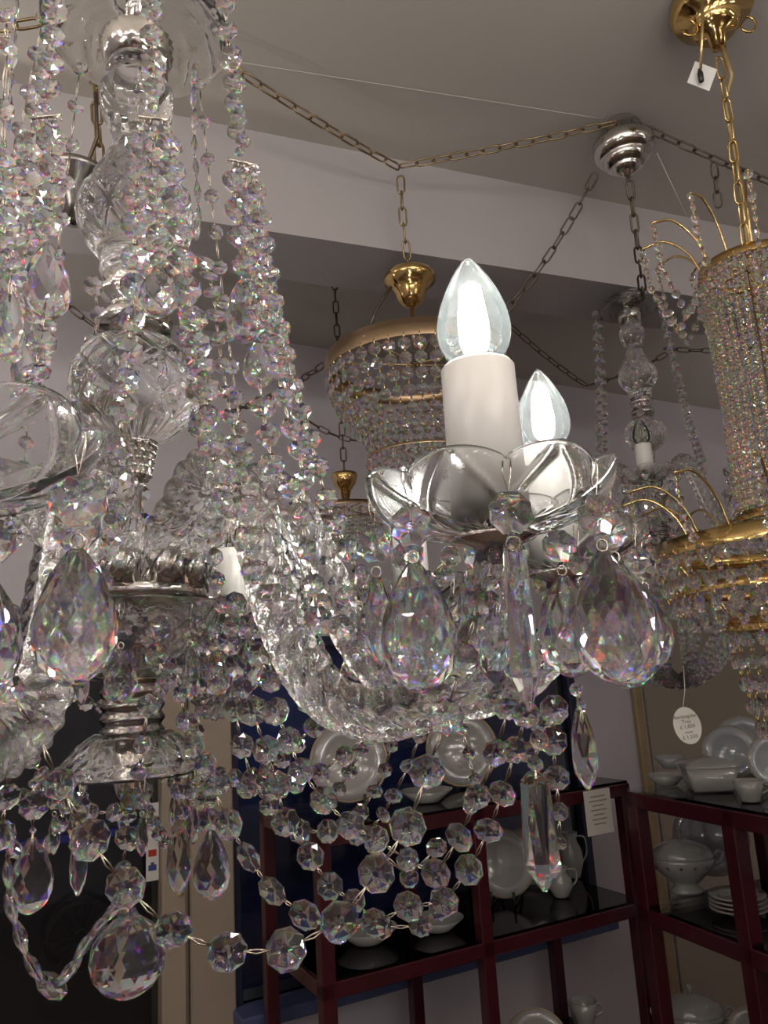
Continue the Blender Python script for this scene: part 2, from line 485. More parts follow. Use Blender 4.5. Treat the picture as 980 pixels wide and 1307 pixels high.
# light panel wall to the right of the window, with two thin gilt battens
mb = MB(); s_a, s_b = s_of(on_wall(812, 950)), s_of(on_wall(822, 950))
mb.box(s_a, s_b, 0, .02, 0, 1.75, RW, bev=.003); struct('trim_2', mb, TRIMG)
mb = MB(); s_a, s_b = s_of(on_wall(828, 950)), S1r
mb.box(s_a, s_b, 0, .012, 0, 1.75, RW, bev=.003); struct('trim_3', mb, WALLL)

# ================================================================== MAIN CHANDELIER
AX = P(171, 640, .57)
L0 = Vector((AX.x, AX.y, 1.5))
def hz(py): return zat(AX, py) - 1.5
main = thing('crystal_chandelier', 'large clear crystal chandelier with lit candle bulbs filling the left foreground', 'chandelier', L0)
def r_at(py, w): # pixel half width on the axis to metres
    p = Vector((AX.x, AX.y, zat(AX, py))); return w * depth(p) / F
zS = P(606, 468, .36).z - 1.5
# arms: angle and radius from where the candle tops are
def tip(px, py):
    p = Pz(px, py, 1.5 + zS); v = p - L0; return (math.atan2(v.y, v.x), math.hypot(v.x, v.y))
tA, tB = tip(609, 468), tip(697, 574)
tC = (math.radians(33), .268); tD = (math.radians(86), .262)
pC = tip(519, 668); pD = tip(275, 692)
print('TIPS', [(round(math.degrees(a), 1), round(r, 3)) for a, r in (tA, tB, pC, pD)], 'zS', zS, 'AX', AX)
tC = (pC[0], min(max(pC[1], .24), .31)); tD = (pD[0], min(max(pD[1], .24), .31))
tE = (math.radians(-83.2), .329)
R0 = .28
dA = math.degrees
ARMS = [('E', *tE), ('A', *tA), ('B', *tB), ('C', *tC), ('D', *tD), ('G', math.radians(142), .27), ('H', math.radians(174), .27), ('I', math.radians(203), .28)]

def smooth_path(ctrl, n):
    pts = []; c = [Vector(p) for p in ctrl]; c = [c[0] * 2 - c[1]] + c + [c[-1] * 2 - c[-2]]
    m = len(c) - 3
    for i in range(n):
        u = i / (n - 1) * m; k = min(int(u), m - 1); t = u - k
        p0, p1, p2, p3 = c[k:k + 4]
        pts.append(.5 * ((2 * p1) + (p2 - p0) * t + (2 * p0 - 5 * p1 + 4 * p2 - p3) * t * t + (3 * p1 - p0 - 3 * p2 + p3) * t ** 3))
    return pts
ZB = .058        # underside of the drip pans (local)
hub_z = hz(752)
def arm_mesh(R_arm):
    ctrl = [(.046, 0, hub_z + .004), (.047, 0, hub_z + .035), (.058, 0, .118), (.084, 0, .141), (.112, 0, .128), (.133, 0, .085), (.15, 0, .035),
            (.175, 0, -.004), (.208, 0, -.018), (.244, 0, -.012), (.268, 0, .006), (.279, 0, .03), (.28, 0, ZB)]
    ctrl = [(c[0] if c[0] < .05 else .05 + (c[0] - .05) * (R_arm - .05) / (R0 - .05), 0, c[2]) for c in ctrl]
    n = 150; pts = smooth_path(ctrl, n); vs = []; fs = []; seg = 54; tw = 0.
    nv = Vector((0, 1, 0))
    for i in range(n):
        t = (pts[min(n - 1, i + 1)] - pts[max(0, i - 1)]).normalized(); bv = nv.cross(t).normalized()
        u = i / (n - 1)
        R = .0155 - .0036 * u
        if u > .93: R *= 1 - .35 * (u - .93) / .07
        if u < .05: R *= .72 + .28 * u / .05
        tw += 0 if i == 0 else (pts[i] - pts[i - 1]).length * 55
        for k in range(seg):
            a = 2 * PI * k / seg
            rr = R * (.80 + .24 * abs(math.cos(3.5 * (a + tw))))
            vs.append(pts[i] + nv * (rr * math.cos(a)) + bv * (rr * math.sin(a)))
    for i in range(n - 1):
        for k in range(seg):
            k2 = (k + 1) % seg; fs.append([i * seg + k, i * seg + k2, (i + 1) * seg + k2, (i + 1) * seg + k])
    fs.append(list(range(seg))); fs.append([(n - 1) * seg + k for k in range(seg)])
    mb = MB(); mb.add(vs, fs); return mb.mesh('arm', GLS_T)
def fixed(me):
    import bmesh
    bm = bmesh.new(); bm.from_mesh(me); bmesh.ops.recalc_face_normals(bm, faces=bm.faces); bm.to_mesh(me); bm.free(); return me
def groove(a, t, n, w=.10):          # diamond lattice of v-cuts; 1 in a groove, 0 away from it
    g = 0
    for s in (1, -1):
        x = (a / (2 * PI) * n + s * t) % 1.0
        dd = min(x, 1 - x); g = max(g, 1 - dd / w) if dd < w else g
    return g
def pan_mesh():     # scalloped cut-glass drip pan, closed shell
    R = .0555; outer = []; inner = []
    N = 40
    def prof(t): return (.008 + (R - .008) * math.sin(t * PI / 2) ** .95, ZB + .0215 * (1 - math.cos(t * PI / 2)) ** 1.05)
    seg = 192; mb = MB(); vs = []; fs = []
    def surf(t, a):
        r, z = prof(t); lob = abs(math.cos(4 * a)) ** .7
        return r * (1 + .07 * t * t * (lob - .5)), z + .006 * t ** 3 * lob
    def pt(t, a, ins):
        r, z = surf(t, a); e = .01
        r0, z0 = surf(max(0, t - e), a); r1, z1 = surf(min(1, t + e), a)
        dr, dz = r1 - r0, z1 - z0; l = math.hypot(dr, dz); nr, nz = dz / l, -dr / l
        if ins: h = .0024
        else:
            g = groove(a, t * 1.0, 8, .075) if .12 < t < .96 else 0
            if t < .45: g = max(g, .8 * max(0, math.cos(20 * a)) * math.sin(PI * t / .45))
            h = .0015 * g
        r -= nr * h; z -= nz * h
        return (r * math.cos(a), r * math.sin(a), z)
    rows = []
    ts = [i / N for i in range(N + 1)]
    for ins, tl in ((0, ts), (1, ts[::-1])):
        for t in tl:
            row = []
            for k in range(seg): row.append(len(vs)); vs.append(pt(t, 2 * PI * k / seg, ins))
            rows.append(row)
    rows.append(rows[0])
    for A, B in zip(rows, rows[1:]):
        for k in range(seg):
            k2 = (k + 1) % seg; fs.append([A[k], A[k2], B[k2], B[k]])
    mb.add(vs, fs); return mb.mesh('drip_pan', GLS)
ARM_C = {}
def arm_me(R):
    k = round(R, 3)
    if k not in ARM_C: ARM_C[k] = fixed(arm_mesh(k))
    return ARM_C[k]
PAN_ME = fixed(pan_mesh())
def lathe_me(name, prof, m, seg=32, **k):
    mb = MB(); mb.lathe(prof, seg, **k); return fixed(mb.mesh(name, m))
sr = .0172
SLV_ME = lathe_me('candle_sleeve', [(0, ZB + .004), (sr + .0005, ZB + .004), (sr, zS - .0015), (sr - .0012, zS), (.0115, zS), (.0115, zS - .004), (0, zS - .004)], SLEEVE, 40)
CUP_ME = lathe_me('pan_holder', [(0, ZB - .012), (.006, ZB - .012), (.010, ZB - .005), (.019, ZB - .002), (.020, ZB), (0, ZB)], NICKEL, 28)
bh = .057
def bulb_prof():
    pr = [(.0100, -.003), (.0115, .001)]
    for i in range(1, 19):
        t = i / 18; w = .0178 * (math.sin(PI * (t ** .62)) ** .75) * (1 - .05 * t) if t < 1 else 0
        w = max(w, .0118 * (1 - t) ** 3 if t < .2 else 0)
        pr.append((max(w, .0013 if t < 1 else 0), bh * t))
    pr.append((0, bh + .0012)); return pr
mbx = MB(); mbx.lathe([(max(r, 0), zS + z) for r, z in bulb_prof()], 40); BULB_ME = fixed(mbx.mesh('bulb', BULB))
def fil_mesh(m):
    mb = MB()
    for k in range(8):
        a = 2 * PI * k / 8
        mb.tube([(.0030 * math.cos(a), .0030 * math.sin(a), zS + .008), (.0062 * math.cos(a), .0062 * math.sin(a), zS + .022), (.0040 * math.cos(a), .0040 * math.sin(a), zS + .040)], .0013, 6)
    return fixed(mb.mesh('filament', m))
FIL_ME = fil_mesh(FIL); FILOFF_ME = fil_mesh(FILOFF)
STEM_ME = lathe_me('bulb_stem', [(0, zS - .002), (.005, zS), (.0035, zS + .008), (.0012, zS + .03), (0, zS + .031)], thin_glass('stem_glass', (.97, .97, .95), 1.5), 14)

def pendant(root, top, s, kind='d', spin=0., big=1.0):
    """hook, octagon and drop hanging from a rim hole"""
    mb = MB(); r1 = .0088 * s; hd = .0275 * s * big; hk = .013 * s
    p = top.copy()
    mb.tube([p + Vector((0, 0, .0015)), p + Vector((.0018, 0, .0005)), p + Vector((.0016, 0, -.004)), p + Vector((0, 0, -hk)), p + Vector((-.0016, 0, -.004)), p + Vector((-.0012, 0, 0))], .00045, 5)
    po = p - Vector((0, 0, hk + r1 * .85))
    ring = po - Vector((0, 0, r1 * .9 + .0045 * s))
    mb.tube([ring + Vector((.0022 * s * math.cos(a), 0, .0026 * s * math.sin(a))) for a in [2 * PI * k / 10 for k in range(10)]], .00045, 5, closed=True)
    pd = ring - Vector((0, 0, .002 * s + hd))
    st = obj('pendant', mb, WIRE, root)
    crystal_at(po, r1, r1, 'o', Vector((0, 0, 1)), st)
    w = {'d': .60, 's': .36, 'p': .22}[kind]
    crystal_at(pd, hd * w, hd * (1.25 if kind == 'p' else 1), kind, Vector((0, 0, 1)), st)
    return st

def arm_set(root, L, ang, R, lit, npend, phase, s=1.0, detail=True, bigs=(1.,), kinds='d'):
    wm = T(L) @ RZ(ang) @ Matrix.Scale(s, 4)
    wc = T(L) @ RZ(ang) @ T(R * s, 0, 0) @ Matrix.Scale(s, 4)
    ar = obj('arm', arm_me(R), None, root, wm)
    obj('pan_holder', CUP_ME, None, ar, wc)
    obj('drip_pan', PAN_ME, None, ar, wc @ RZ(phase))
    obj('candle_sleeve', SLV_ME, None, ar, wc)
    obj('bulb', BULB_ME, None, ar, wc)
    obj('filament', FIL_ME if lit else FILOFF_ME, None, ar, wc)
    if detail: obj('bulb_stem', STEM_ME, None, ar, wc)
    mw = wc @ RZ(phase)
    for k in range(npend):
        a = PI / 8 + PI / 4 * (k * (8 / npend))
        top = mw @ Vector((.0530 * math.cos(a), .0530 * math.sin(a), ZB + .020))
        pendant(root, top, s, kinds[k % len(kinds)], 0, bigs[k % len(bigs)])
    return ar

def cut(n, depth_, z0, z1, turns, w=.12):
    def rf(a, z, r):
        t = (z - z0) / (z1 - z0)
        if t < 0 or t > 1: return 1
        return 1 - depth_ * groove(a, t * turns, n, w)
    return rf
def dense(prof, n):
    out = []
    for (r0, z0), (r1, z1) in zip(prof, prof[1:]):
        for i in range(n): t = i / n; out.append((r0 + (r1 - r0) * t, z0 + (z1 - z0) * t))
    out.append(prof[-1]); return out
def spline_prof(prof, n): return [(max(0, p.x), p.z) for p in smooth_path([(r, 0, z) for r, z in prof], n)]

def column(root, L, s=1.0, detail=True):
    """stem parts; heights taken on the main axis, in metres relative to L"""
    wm = T(L) @ Matrix.Scale(s, 4)
    def part(name, prof, m, seg=48, **k):
        me = column.cache.get(name)
        if me is None:
            mb = MB(); mb.lathe(prof, seg, **k); me = column.cache[name] = fixed(mb.mesh(name, m))
        return obj(name.rstrip('0123456789'), me, None, root, wm)
    ra = lambda py, w: r_at(py, w)
    # crown dish
    zr = hz(40)
    sh = [(.020, zr + .034), (.045, zr + .030), (.062, zr + .018), (.074, zr + .002), (.077, zr - .001), (.076, zr - .003), (.070, zr - .003), (.058, zr + .010), (.042, zr + .022), (.020, zr + .026), (.020, zr + .034)]
    part('crown_dish', dense(sh, 5), GLS, 96, rf=cut(10, .06, zr, zr + .034, .9))
    part('crown_collar', [(.012, hz(40)), (ra(52, 40), hz(52)), (ra(55, 44), hz(56)), (ra(62, 42), hz(62)), (ra(72, 44), hz(70)), (ra(85, 36), hz(88)), (.015, hz(90))], NICKEL, 48, rf=lambda a, z, r: 1 + .025 * math.cos(26 * a))
    part('crown_stem', [(0, hz(-60)), (.010, hz(-60)), (.010, hz(40)), (0, hz(40))], NICKEL, 20)
    vp = [(.0, hz(84)), (ra(85, 34), hz(85)), (ra(97, 38), hz(97)), (ra(104, 36), hz(106)), (ra(115, 44), hz(116)), (ra(128, 47), hz(130)), (ra(145, 44), hz(147)), (ra(165, 34), hz(166)), (ra(183, 31), hz(184)),
          (ra(205, 37), hz(206)), (ra(230, 52), hz(231)), (ra(255, 67), hz(256)), (ra(275, 72), hz(276)), (ra(297, 69), hz(298)), (ra(318, 56), hz(318)), (ra(328, 45), hz(330)), (ra(335, 42), hz(336)), (ra(346, 44), hz(347)), (ra(356, 40), hz(358)), (0, hz(359))]
    zv0, zv1 = hz(322), hz(200); zf0, zf1 = hz(195), hz(112)
    def vrf(a, z, r):
        if zv0 < z < zv1: return 1 - .075 * groove(a, (z - zv0) / (zv1 - zv0) * 2.2, 9, .2)
        if zf0 < z < zf1: return 1 - .06 * abs(math.sin(5 * a))
        return 1
    part('glass_vase', [(0, vp[0][1])] + spline_prof(vp[1:-1], 110) + [(0, vp[-1][1])], GLS, 110, rf=vrf)
    part('vase_collar', [(.008, hz(358)), (ra(360, 40), hz(360)), (ra(366, 36), hz(366)), (ra(372, 42), hz(373)), (ra(380, 40), hz(382)), (ra(390, 30), hz(392)), (ra(400, 34), hz(400)), (ra(412, 46), hz(412)), (ra(424, 44), hz(424)), (.008, hz(424))], NICKEL, 52, rf=lambda a, z, r: 1 + .04 * math.cos(13 * a) * math.cos(z * 900))
    rb, zb_ = r_at(497, 82), hz(497)
    def brf(a, z, r):
        t = (z - zb_) / rb
        g = .075 * groove(a, t * 1.5 + .5, 8, .2) if abs(t) < .62 else 0
        g2 = .07 * abs(math.sin(10 * a)) if t < -.62 else 0
        star = .03 * max(0, math.cos(14 * a)) * max(0, 1 - abs(t) * 2.2)
        return 1 - g - g2 - star
    part('cut_glass_ball', [(rb * math.sin(PI * i / 70), zb_ + .93 * rb * math.cos(PI * i / 70)) for i in range(71)], GLS, 140, rf=brf)
    # beaded cup: rows of beads on a tapered body
    me = column.cache.get('beaded_cup')
    if me is None:
        mb = MB(); z0, z1 = hz(614), hz(566)
        mb.lathe([(0, z0), (r_at(600, 18), z0), (r_at(600, 22), z0 + (z1 - z0) * .2), (r_at(600, 25), z1 - .002), (r_at(570, 29), z1), (0, z1)], 36)
        for i in range(5):
            z = z0 + (z1 - z0) * (.14 + .19 * i); r = r_at(600, 19.5 + 1.8 * i)
            for k in range(18):
                a = 2 * PI * (k + .5 * (i % 2)) / 18
                mb.lathe([(0, -.0020), (.0014, -.0014), (.0020, 0), (.0014, .0014), (0, .002)], 8, mtx=T(r * math.cos(a), r * math.sin(a), z))
        me = column.cache['beaded_cup'] = fixed(mb.mesh('beaded_cup', NICKEL))
    obj('beaded_cup', me, None, root, wm)
    part('stem_rod', [(0, hz(612)), (r_at(620, 13), hz(612)), (r_at(620, 13), hz(624)), (r_at(650, 9), hz(628)), (r_at(700, 8), hz(755)), (0, hz(755))], NICKEL, 26, rf=lambda a, z, r: 1 + .12 * math.cos(6 * a))
    hp = hz(758)
    part('hub_plate', [(0, hp + .003), (.050, hp + .003), (.0515, hp + .001), (.0515, hp - .005), (.049, hp - .007), (0, hp - .007)], NICKEL, 60)
    hb, hb2 = hz(772), hz(868)
    bw = [(.018, hb2), (.034, hb2 + .002), (.050, hb2 + (hb - hb2) * .35), (.060, hb2 + (hb - hb2) * .75), (.064, hb), (.062, hb + .001), (.057, hb2 + (hb - hb2) * .75), (.047, hb2 + (hb - hb2) * .40), (.032, hb2 + .007), (.018, hb2 + .006), (.018, hb2)]
    part('receiver_bowl', dense(bw, 6), GLS, 110, rf=cut(9, .05, hb2 + .006, hb, 1.0))
    me = column.cache.get('ribbed_column')
    if me is None:
        mb = MB(); z0, z1 = hz(934), hz(866); rc = r_at(900, 37)
        pr = [(0, z0)]
        for i in range(25):
            t = i / 24; pr.append((rc * (1 + .06 * math.cos(t * 8 * PI)), z0 + (z1 - z0) * t))
        pr.append((0, z1)); mb.lathe(pr, 48, rf=lambda a, z, r: 1 + .03 * math.cos(24 * a))
        me = column.cache['ribbed_column'] = fixed(mb.mesh('ribbed_column', NICKDK))
    obj('ribbed_column', me, None, root, wm)
    zt, zr2 = hz(932), hz(985)
    rr = r_at(985, 92)
    ds = [(.016, zt), (.026, zt - .001), (rr * .72, zt + (zr2 - zt) * .28), (rr * .93, zt + (zr2 - zt) * .7), (rr, zr2), (rr * .985, zr2 - .002), (rr * .9, zt + (zr2 - zt) * .74 - .002), (rr * .68, zt + (zr2 - zt) * .36 - .003), (.026, zt - .006), (.016, zt - .005), (.016, zt)]
    part('base_dish', dense(ds, 6), GLS, 110, rf=cut(11, .05, zr2, zt, 1.0))
    part('base_finial', [(0, hz(1030)), (.006, hz(1028)), (.012, hz(1010)), (.014, hz(985)), (.012, zt - .004), (0, zt - .004)], NICKEL, 24)
    # arm sockets
    return wm
column.cache = {}

wm = column(main, L0)
SOCK_ME = lathe_me('arm_socket', [(0, hub_z - .002), (.0118, hub_z - .002), (.0118, hub_z + .020), (.0108, hub_z + .0212), (.0098, hub_z + .020), (.0098, hub_z + .004), (0, hub_z + .004)], NICKEL, 30)
for nm, a, r in ARMS:
    lit = nm in 'ABC'
    npd = {'A': 8, 'B': 8, 'E': 8, 'C': 6, 'D': 6}.get(nm, 5)
    ph = -a - PI / 8 if nm in 'ABE' else .2
    arm_set(main, L0, a, r, lit, npd, ph, kinds={'A': 'ddsdsdpd', 'E': 'dddddddd', 'B': 'ddsddpsd'}.get(nm, 'dsd'), bigs={'A': (1., .9, .8, .85, .7, .92, .95, .94), 'E': (.74, .74, .74, .74, .74, .74, .76, .74)}.get(nm, (.85, .9)))
    obj('arm_socket', SOCK_ME, None, main, T(L0) @ RZ(a) @ T(.0455, 0, 0))

# --- upper strands (as seen: pixel, pixel, radius)
def spacer(a, b, d):
    mb = MB(); p, q = P(a[0], a[1], d), P(b[0], b[1], d); mb.tube([p, q], .0012, 8)
    for i in range(6):
        c = p.lerp(q, i / 5); mb.tube([c, c - Vector((0, 0, .004))], .0006, 5)
    obj('spacer_bar', mb, WIRE, main)
U = main
strand([(22, -20, 11, 'e', 20), (21, 14, 10, 'e', 16), (17, 48, 12, 'e'), (16, 78, 12, 'e'), (14, 106, 12, 'e'), (12, 134, 12, 'e'), (8, 162, 13, 'e'), (3, 190, 13, 'e'), (0, 220, 13, 'e')], .50, .47, U)
strand([(72, -18, 15), (70, 12, 15), (68, 45, 14), (65, 80, 15), (62, 113, 15), (57, 137, 7, 'b')], .52, .51, U)
spacer((40, 151), (78, 147), .505)
strand([(47, 160, 5, 'b'), (38, 187, 18), (33, 221, 17), (25, 258, 17), (18, 298, 18), (12, 335, 17), (6, 372, 16), (2, 408, 16)], .50, .46, U)
strand([(70, 158, 5, 'b'), (66, 180, 18), (67, 214, 17), (65, 248, 17), (62, 284, 17)], .50, .49, U)
strand([(58, 170, 12), (52, 203, 14), (46, 236, 14), (42, 270, 13), (36, 306, 13), (30, 338, 14), (26, 372, 14)], .53, .50, U)
strand([(60, 360, 30, 'd', 54), (53, 437, 18), (45, 476, 18), (34, 512, 15)], .485, .45, U)
strand([(30, 468, 15, 'd', 38)], .47, .47, U)
strand([(5, 240, 16), (8, 275, 14), (3, 312, 17), (16, 340, 12), (10, 412, 20, 'd', 46)], .40, .38, U)
strand([(196, -22, 14), (193, 10, 14), (193, 45, 14), (196, 80, 16), (196, 112, 12), (196, 138, 7, 'b')], .50, .49, U)
spacer((177, 149), (215, 153), .485)
strand([(180, 162, 5, 'b'), (178, 184, 17), (177, 216, 17), (174, 252, 17), (172, 288, 17), (172, 328, 17), (171, 366, 17), (168, 408, 17), (165, 447, 16), (162, 486, 16), (157, 523, 16), (153, 568, 18), (148, 612, 18), (143, 655, 17), (135, 697, 18), (127, 742, 16)], .48, .45, U)
strand([(196, 164, 5, 'b'), (197, 192, 15), (197, 228, 15), (200, 264, 15), (201, 300, 15), (203, 332, 12), (203, 372, 28, 'd', 36)], .485, .47, U)
strand([(213, 162, 5, 'b'), (215, 184, 17), (219, 217, 17), (225, 255, 18), (230, 294, 17), (233, 331, 18), (238, 369, 18), (246, 406, 18), (251, 441, 18), (257, 468, 16), (263, 496, 17), (264, 532, 16), (271, 566, 18), (277, 603, 16), (284, 640, 14)], .485, .45, U)
strand([(262, 335, 12), (267, 352, 12), (272, 372, 12), (276, 402, 12), (279, 432, 12), (284, 466, 12), (290, 500, 12), (294, 532, 12), (302, 563, 12), (304, 598, 13), (307, 650, 14), (318, 690, 16), (325, 730, 17), (346, 758, 15)], .60, .44, U)
strand([(247, 96, 12, 'e'), (247, 122, 12, 'e'), (248, 152, 12, 'e'), (248, 186, 12, 'e'), (250, 216, 12, 'e'), (252, 246, 13, 'e'), (253, 275, 12, 'e'), (252, 296, 10, 'e')], .60, .60, U)
strand([(287, -25, 13), (288, 5, 13), (290, 40, 13), (294, 74, 15), (299, 106, 14), (298, 131, 11), (304, 150, 11), (301, 168, 11), (310, 179, 10), (306, 194, 6, 'b')], .54, .53, U)
spacer((290, 203), (326, 211), .525)
strand([(297, 232, 14), (302, 268, 15), (306, 302, 15), (311, 338, 15), (319, 374, 17), (326, 410, 16)], .52, .51, U)
strand([(326, 220, 6, 'b'), (328, 243, 12), (333, 278, 13), (338, 313, 13), (344, 350, 13), (349, 385, 13), (358, 418, 13), (364, 453, 13), (374, 490, 13), (384, 526, 13), (396, 560, 13), (405, 596, 14), (416, 636, 14), (428, 668, 14), (444, 702, 15), (458, 734, 14), (474, 764, 14)], .52, .44, U)
strand([(312, 222, 6, 'b'), (316, 250, 12), (320, 284, 12), (325, 318, 13), (331, 350, 13), (338, 376, 13), (344, 408, 13), (349, 440, 14), (355, 473, 14), (361, 506, 13), (371, 546, 13), (381, 574, 13), (388, 612, 13), (386, 660, 13), (391, 702, 13), (400, 746, 14), (406, 792, 20)], .53, .43, U)
strand([(312, 396, 24, 'd', 46)], .515, .515, U)
strand([(329, 466, 20, 'd', 32), (335, 519, 16), (342, 555, 16), (346, 592, 16), (370, 622, 15), (384, 650, 11)], .49, .44, U)
strand([(270, 682, 12), (273, 711, 11), (276, 741, 11), (284, 772, 11), (296, 800, 12)], .55, .53, U)
strand([(120, 365, 12), (127, 402, 11), (118, 436, 10), (112, 470, 10)], .62, .62, U)
strand([(185, 172, 12), (187, 205, 14), (186, 240, 14), (187, 274, 14), (189, 308, 14), (190, 342, 13)], .53, .52, U)
strand([(208, 172, 12), (210, 206, 14), (213, 240, 14), (216, 274, 14), (221, 310, 14), (226, 345, 14), (232, 382, 14), (240, 424, 14), (247, 458, 14), (252, 500, 14), (254, 545, 14)], .54, .52, U)
strand([(58, 160, 10), (56, 192, 14), (56, 228, 14), (54, 262, 14), (50, 296, 14), (46, 326, 14), (44, 400, 14), (40, 440, 13)], .55, .53, U)
strand([(18, 226, 14), (15, 262, 14), (12, 290, 14), (20, 352, 14), (18, 392, 13), (14, 450, 13)], .46, .45, U)
strand([(304, 216, 9), (309, 250, 13), (313, 286, 13), (317, 320, 13), (324, 354, 13), (331, 390, 13), (338, 424, 13), (341, 462, 13)], .56, .54, U)
strand([(321, 216, 9), (325, 262, 12), (330, 298, 12), (336, 332, 12), (342, 368, 12), (350, 402, 12), (357, 436, 12), (365, 472, 12), (374, 508, 12), (384, 548, 12), (394, 584, 12)], .56, .47, U)
strand([(8, 20, 12), (10, 60, 12), (4, 140, 13), (6, 200, 14)], .42, .41, U)
# strands to the arms at the back
for a1 in (60, 105, 150, 195, 240):
    a = math.radians(a1)
    p0 = L0 + Vector((.074 * math.cos(a), .074 * math.sin(a), hz(38))); p1 = L0 + Vector((.14 * math.cos(a), .14 * math.sin(a), .13))
    world_strand(catenary(p0, p1, .03, 15), .0072, U)
# --- lower swags
F1 = [(12, 880, 20), (48, 935, 20), (76, 1000, 22), (115, 1072, 27), (160, 1132, 27), (220, 1187, 26), (290, 1215, 26), (365, 1212, 27), (433, 1176, 26), (480, 1115, 25), (520, 1055, 25), (545, 985, 24), (569, 915, 24), (588, 842, 25), (612, 770, 20), (634, 706, 15)]
strand(F1, .30, .335, U)
strand([(12, 1070, 18, 'e'), (10, 1115, 20, 'e'), (14, 1160, 22, 'e'), (26, 1196, 24, 'e'), (42, 1234, 23, 'e'), (66, 1258, 23, 'e'), (88, 1240, 22, 'e'), (108, 1207, 22, 'e'), (127, 1182, 20, 'e'), (146, 1160, 18, 'e')], .36, .42, U)
strand([(5, 930, 18), (16, 962, 23), (8, 1018, 19), (2, 1066, 19), (18, 1084, 9, 'o', 13)], .40, .40, U)
strand([(43, 1000, 6, 'b'), (43, 1028, 17), (42, 1060, 4, 'b'), (40, 1118, 27, 'd', 46)], .42, .42, U)
strand([(84, 1030, 9), (76, 1052, 10, 'o', 14), (64, 1077, 9, 'o', 14)], .46, .44, U)
strand([(101, 1045, 8), (100, 1098, 12, 's', 42)], .46, .46, U)
strand([(103, 1018, 9), (116, 1036, 10), (146, 1037, 11), (168, 1020, 14), (186, 1010, 10)], .5, .5, U)
strand([(163, 1010, 12), (164, 1042, 10), (163, 1070, 16), (156, 1108, 10), (160, 1148, 12), (156, 1170, 12)], .53, .545, U)
bp_ = L0 + Vector((0, 0, hz(1225)))
cb = strand([(163, 1222, 47, 'B')], .535, .535, U, name='base_drop')
strand([(176, 1016, 9), (188, 1036, 9), (196, 1051, 9), (203, 1064, 9), (212, 1076, 8), (226, 1060, 8)], .5, .5, U)
strand([(229, 1010, 11), (234, 1036, 9), (230, 1054, 8), (228, 1097, 17, 's', 42)], .5, .5, U)
strand([(246, 1008, 12), (262, 1022, 13), (268, 1046, 14), (270, 1104, 24, 'd', 42)], .48, .48, U)
G4 = [(272, 1003, 14), (292, 1052, 17, 'o', 21), (317, 1094, 12, 'o', 21), (347, 1137, 13, 'o', 22), (389, 1168, 17, 'o', 22), (430, 1188, 15), (477, 1178, 17), (521, 1157, 20), (567, 1150, 18), (598, 1110, 18), (623, 1060, 19), (641, 1013, 17), (657, 957, 17), (671, 912, 17)]
strand(G4, .46, .38, U)
strand([(322, 907, 20), (340, 957, 17), (354, 1002, 17), (364, 1049, 17), (396, 1093, 17), (421, 1131, 16), (452, 1150, 14), (487, 1183, 14), (536, 1182, 14), (560, 1160, 13)], .50, .46, U)
strand([(352, 908, 17), (369, 945, 16), (384, 984, 16), (413, 1021, 17), (447, 1053, 17), (480, 1071, 16), (520, 1097, 14), (556, 1115, 20), (586, 1069, 20), (609, 1017, 16, 'o', 20), (632, 961, 15, 'o', 21), (648, 905, 16)], .47, .39, U)
strand([(300, 905, 15), (309, 952, 15), (324, 1002, 13), (343, 1028, 12), (383, 1061, 14), (418, 1061, 14), (455, 1066, 12), (479, 1080, 11), (522, 1120, 12), (557, 1082, 13)], .54, .50, U)
strand([(468, 929, 9), (460, 957, 10), (446, 985, 10), (433, 1007, 9), (413, 1030, 9)], .50, .52, U)
strand([(508, 928, 8), (500, 952, 8), (491, 983, 9), (478, 1010, 10), (461, 1036, 10), (440, 1052, 9)], .52, .54, U)
strand([(536, 940, 9), (522, 978, 11), (502, 1016, 11), (489, 1040, 10), (470, 1062, 9)], .50, .52, U)
strand([(590, 930, 8), (598, 962, 8), (606, 995, 8), (600, 1030, 9)], .45, .43, U)
strand([(707, 906, 18), (706, 946, 17), (710, 993, 16), (714, 1036, 11), (715, 1076, 8)], .40, .40, U)
strand([(688, 945, 12), (683, 975, 10), (688, 1060, 25, 'p', 72)], .36, .36, U)
strand([(735, 880, 8, 'b'), (742, 900, 6, 'b'), (745, 955, 18, 's', 50)], .36, .36, U)
strand([(672, 880, 12), (690, 925, 13), (672, 960, 13), (690, 1000, 11)], .42, .42, U)
# thick of crystals around the arms and hub
strand([(300, 612, 14), (312, 576, 12)], .48, .49, U)
strand([(132, 612, 12), (140, 672, 15), (128, 700, 12), (118, 736, 14)], .43, .43, U)
strand([(205, 800, 14), (200, 835, 14), (212, 868, 12), (190, 900, 14), (182, 950, 11), (178, 985, 11)], .46, .45, U)
strand([(225, 850, 11), (230, 886, 10), (238, 920, 13), (246, 952, 14), (262, 975, 14)], .5, .49, U)
strand([(300, 770, 14), (316, 800, 14), (330, 835, 15), (345, 870, 14)], .50, .50, U)
strand([(290, 820, 13), (300, 850, 14), (308, 880, 14)], .55, .55, U)
strand([(396, 820, 13), (382, 858, 14), (392, 896, 13), (402, 930, 11)], .55, .56, U)
strand([(410, 770, 14), (436, 800, 15), (470, 815, 16), (505, 800, 16), (540, 770, 15), (566, 735, 14)], .46, .42, U)
strand([(440, 760, 13), (478, 778, 15), (512, 770, 15), (545, 742, 14), (575, 710, 13)], .40, .38, U)
strand([(475, 800, 22, 'd', 40)], .50, .50, U)
strand([(530, 830, 24, 'd', 44)], .48, .48, U)
strand([(566, 812, 22, 'd', 44)], .46, .46, U)
strand([(626, 745, 10), (626, 812, 20, 'p', 60)], .33, .33, U)
strand([(654, 770, 10), (655, 825, 16, 'p', 52)], .34, .34, U)
strand([(600, 790, 18, 's', 50)], .40, .40, U)
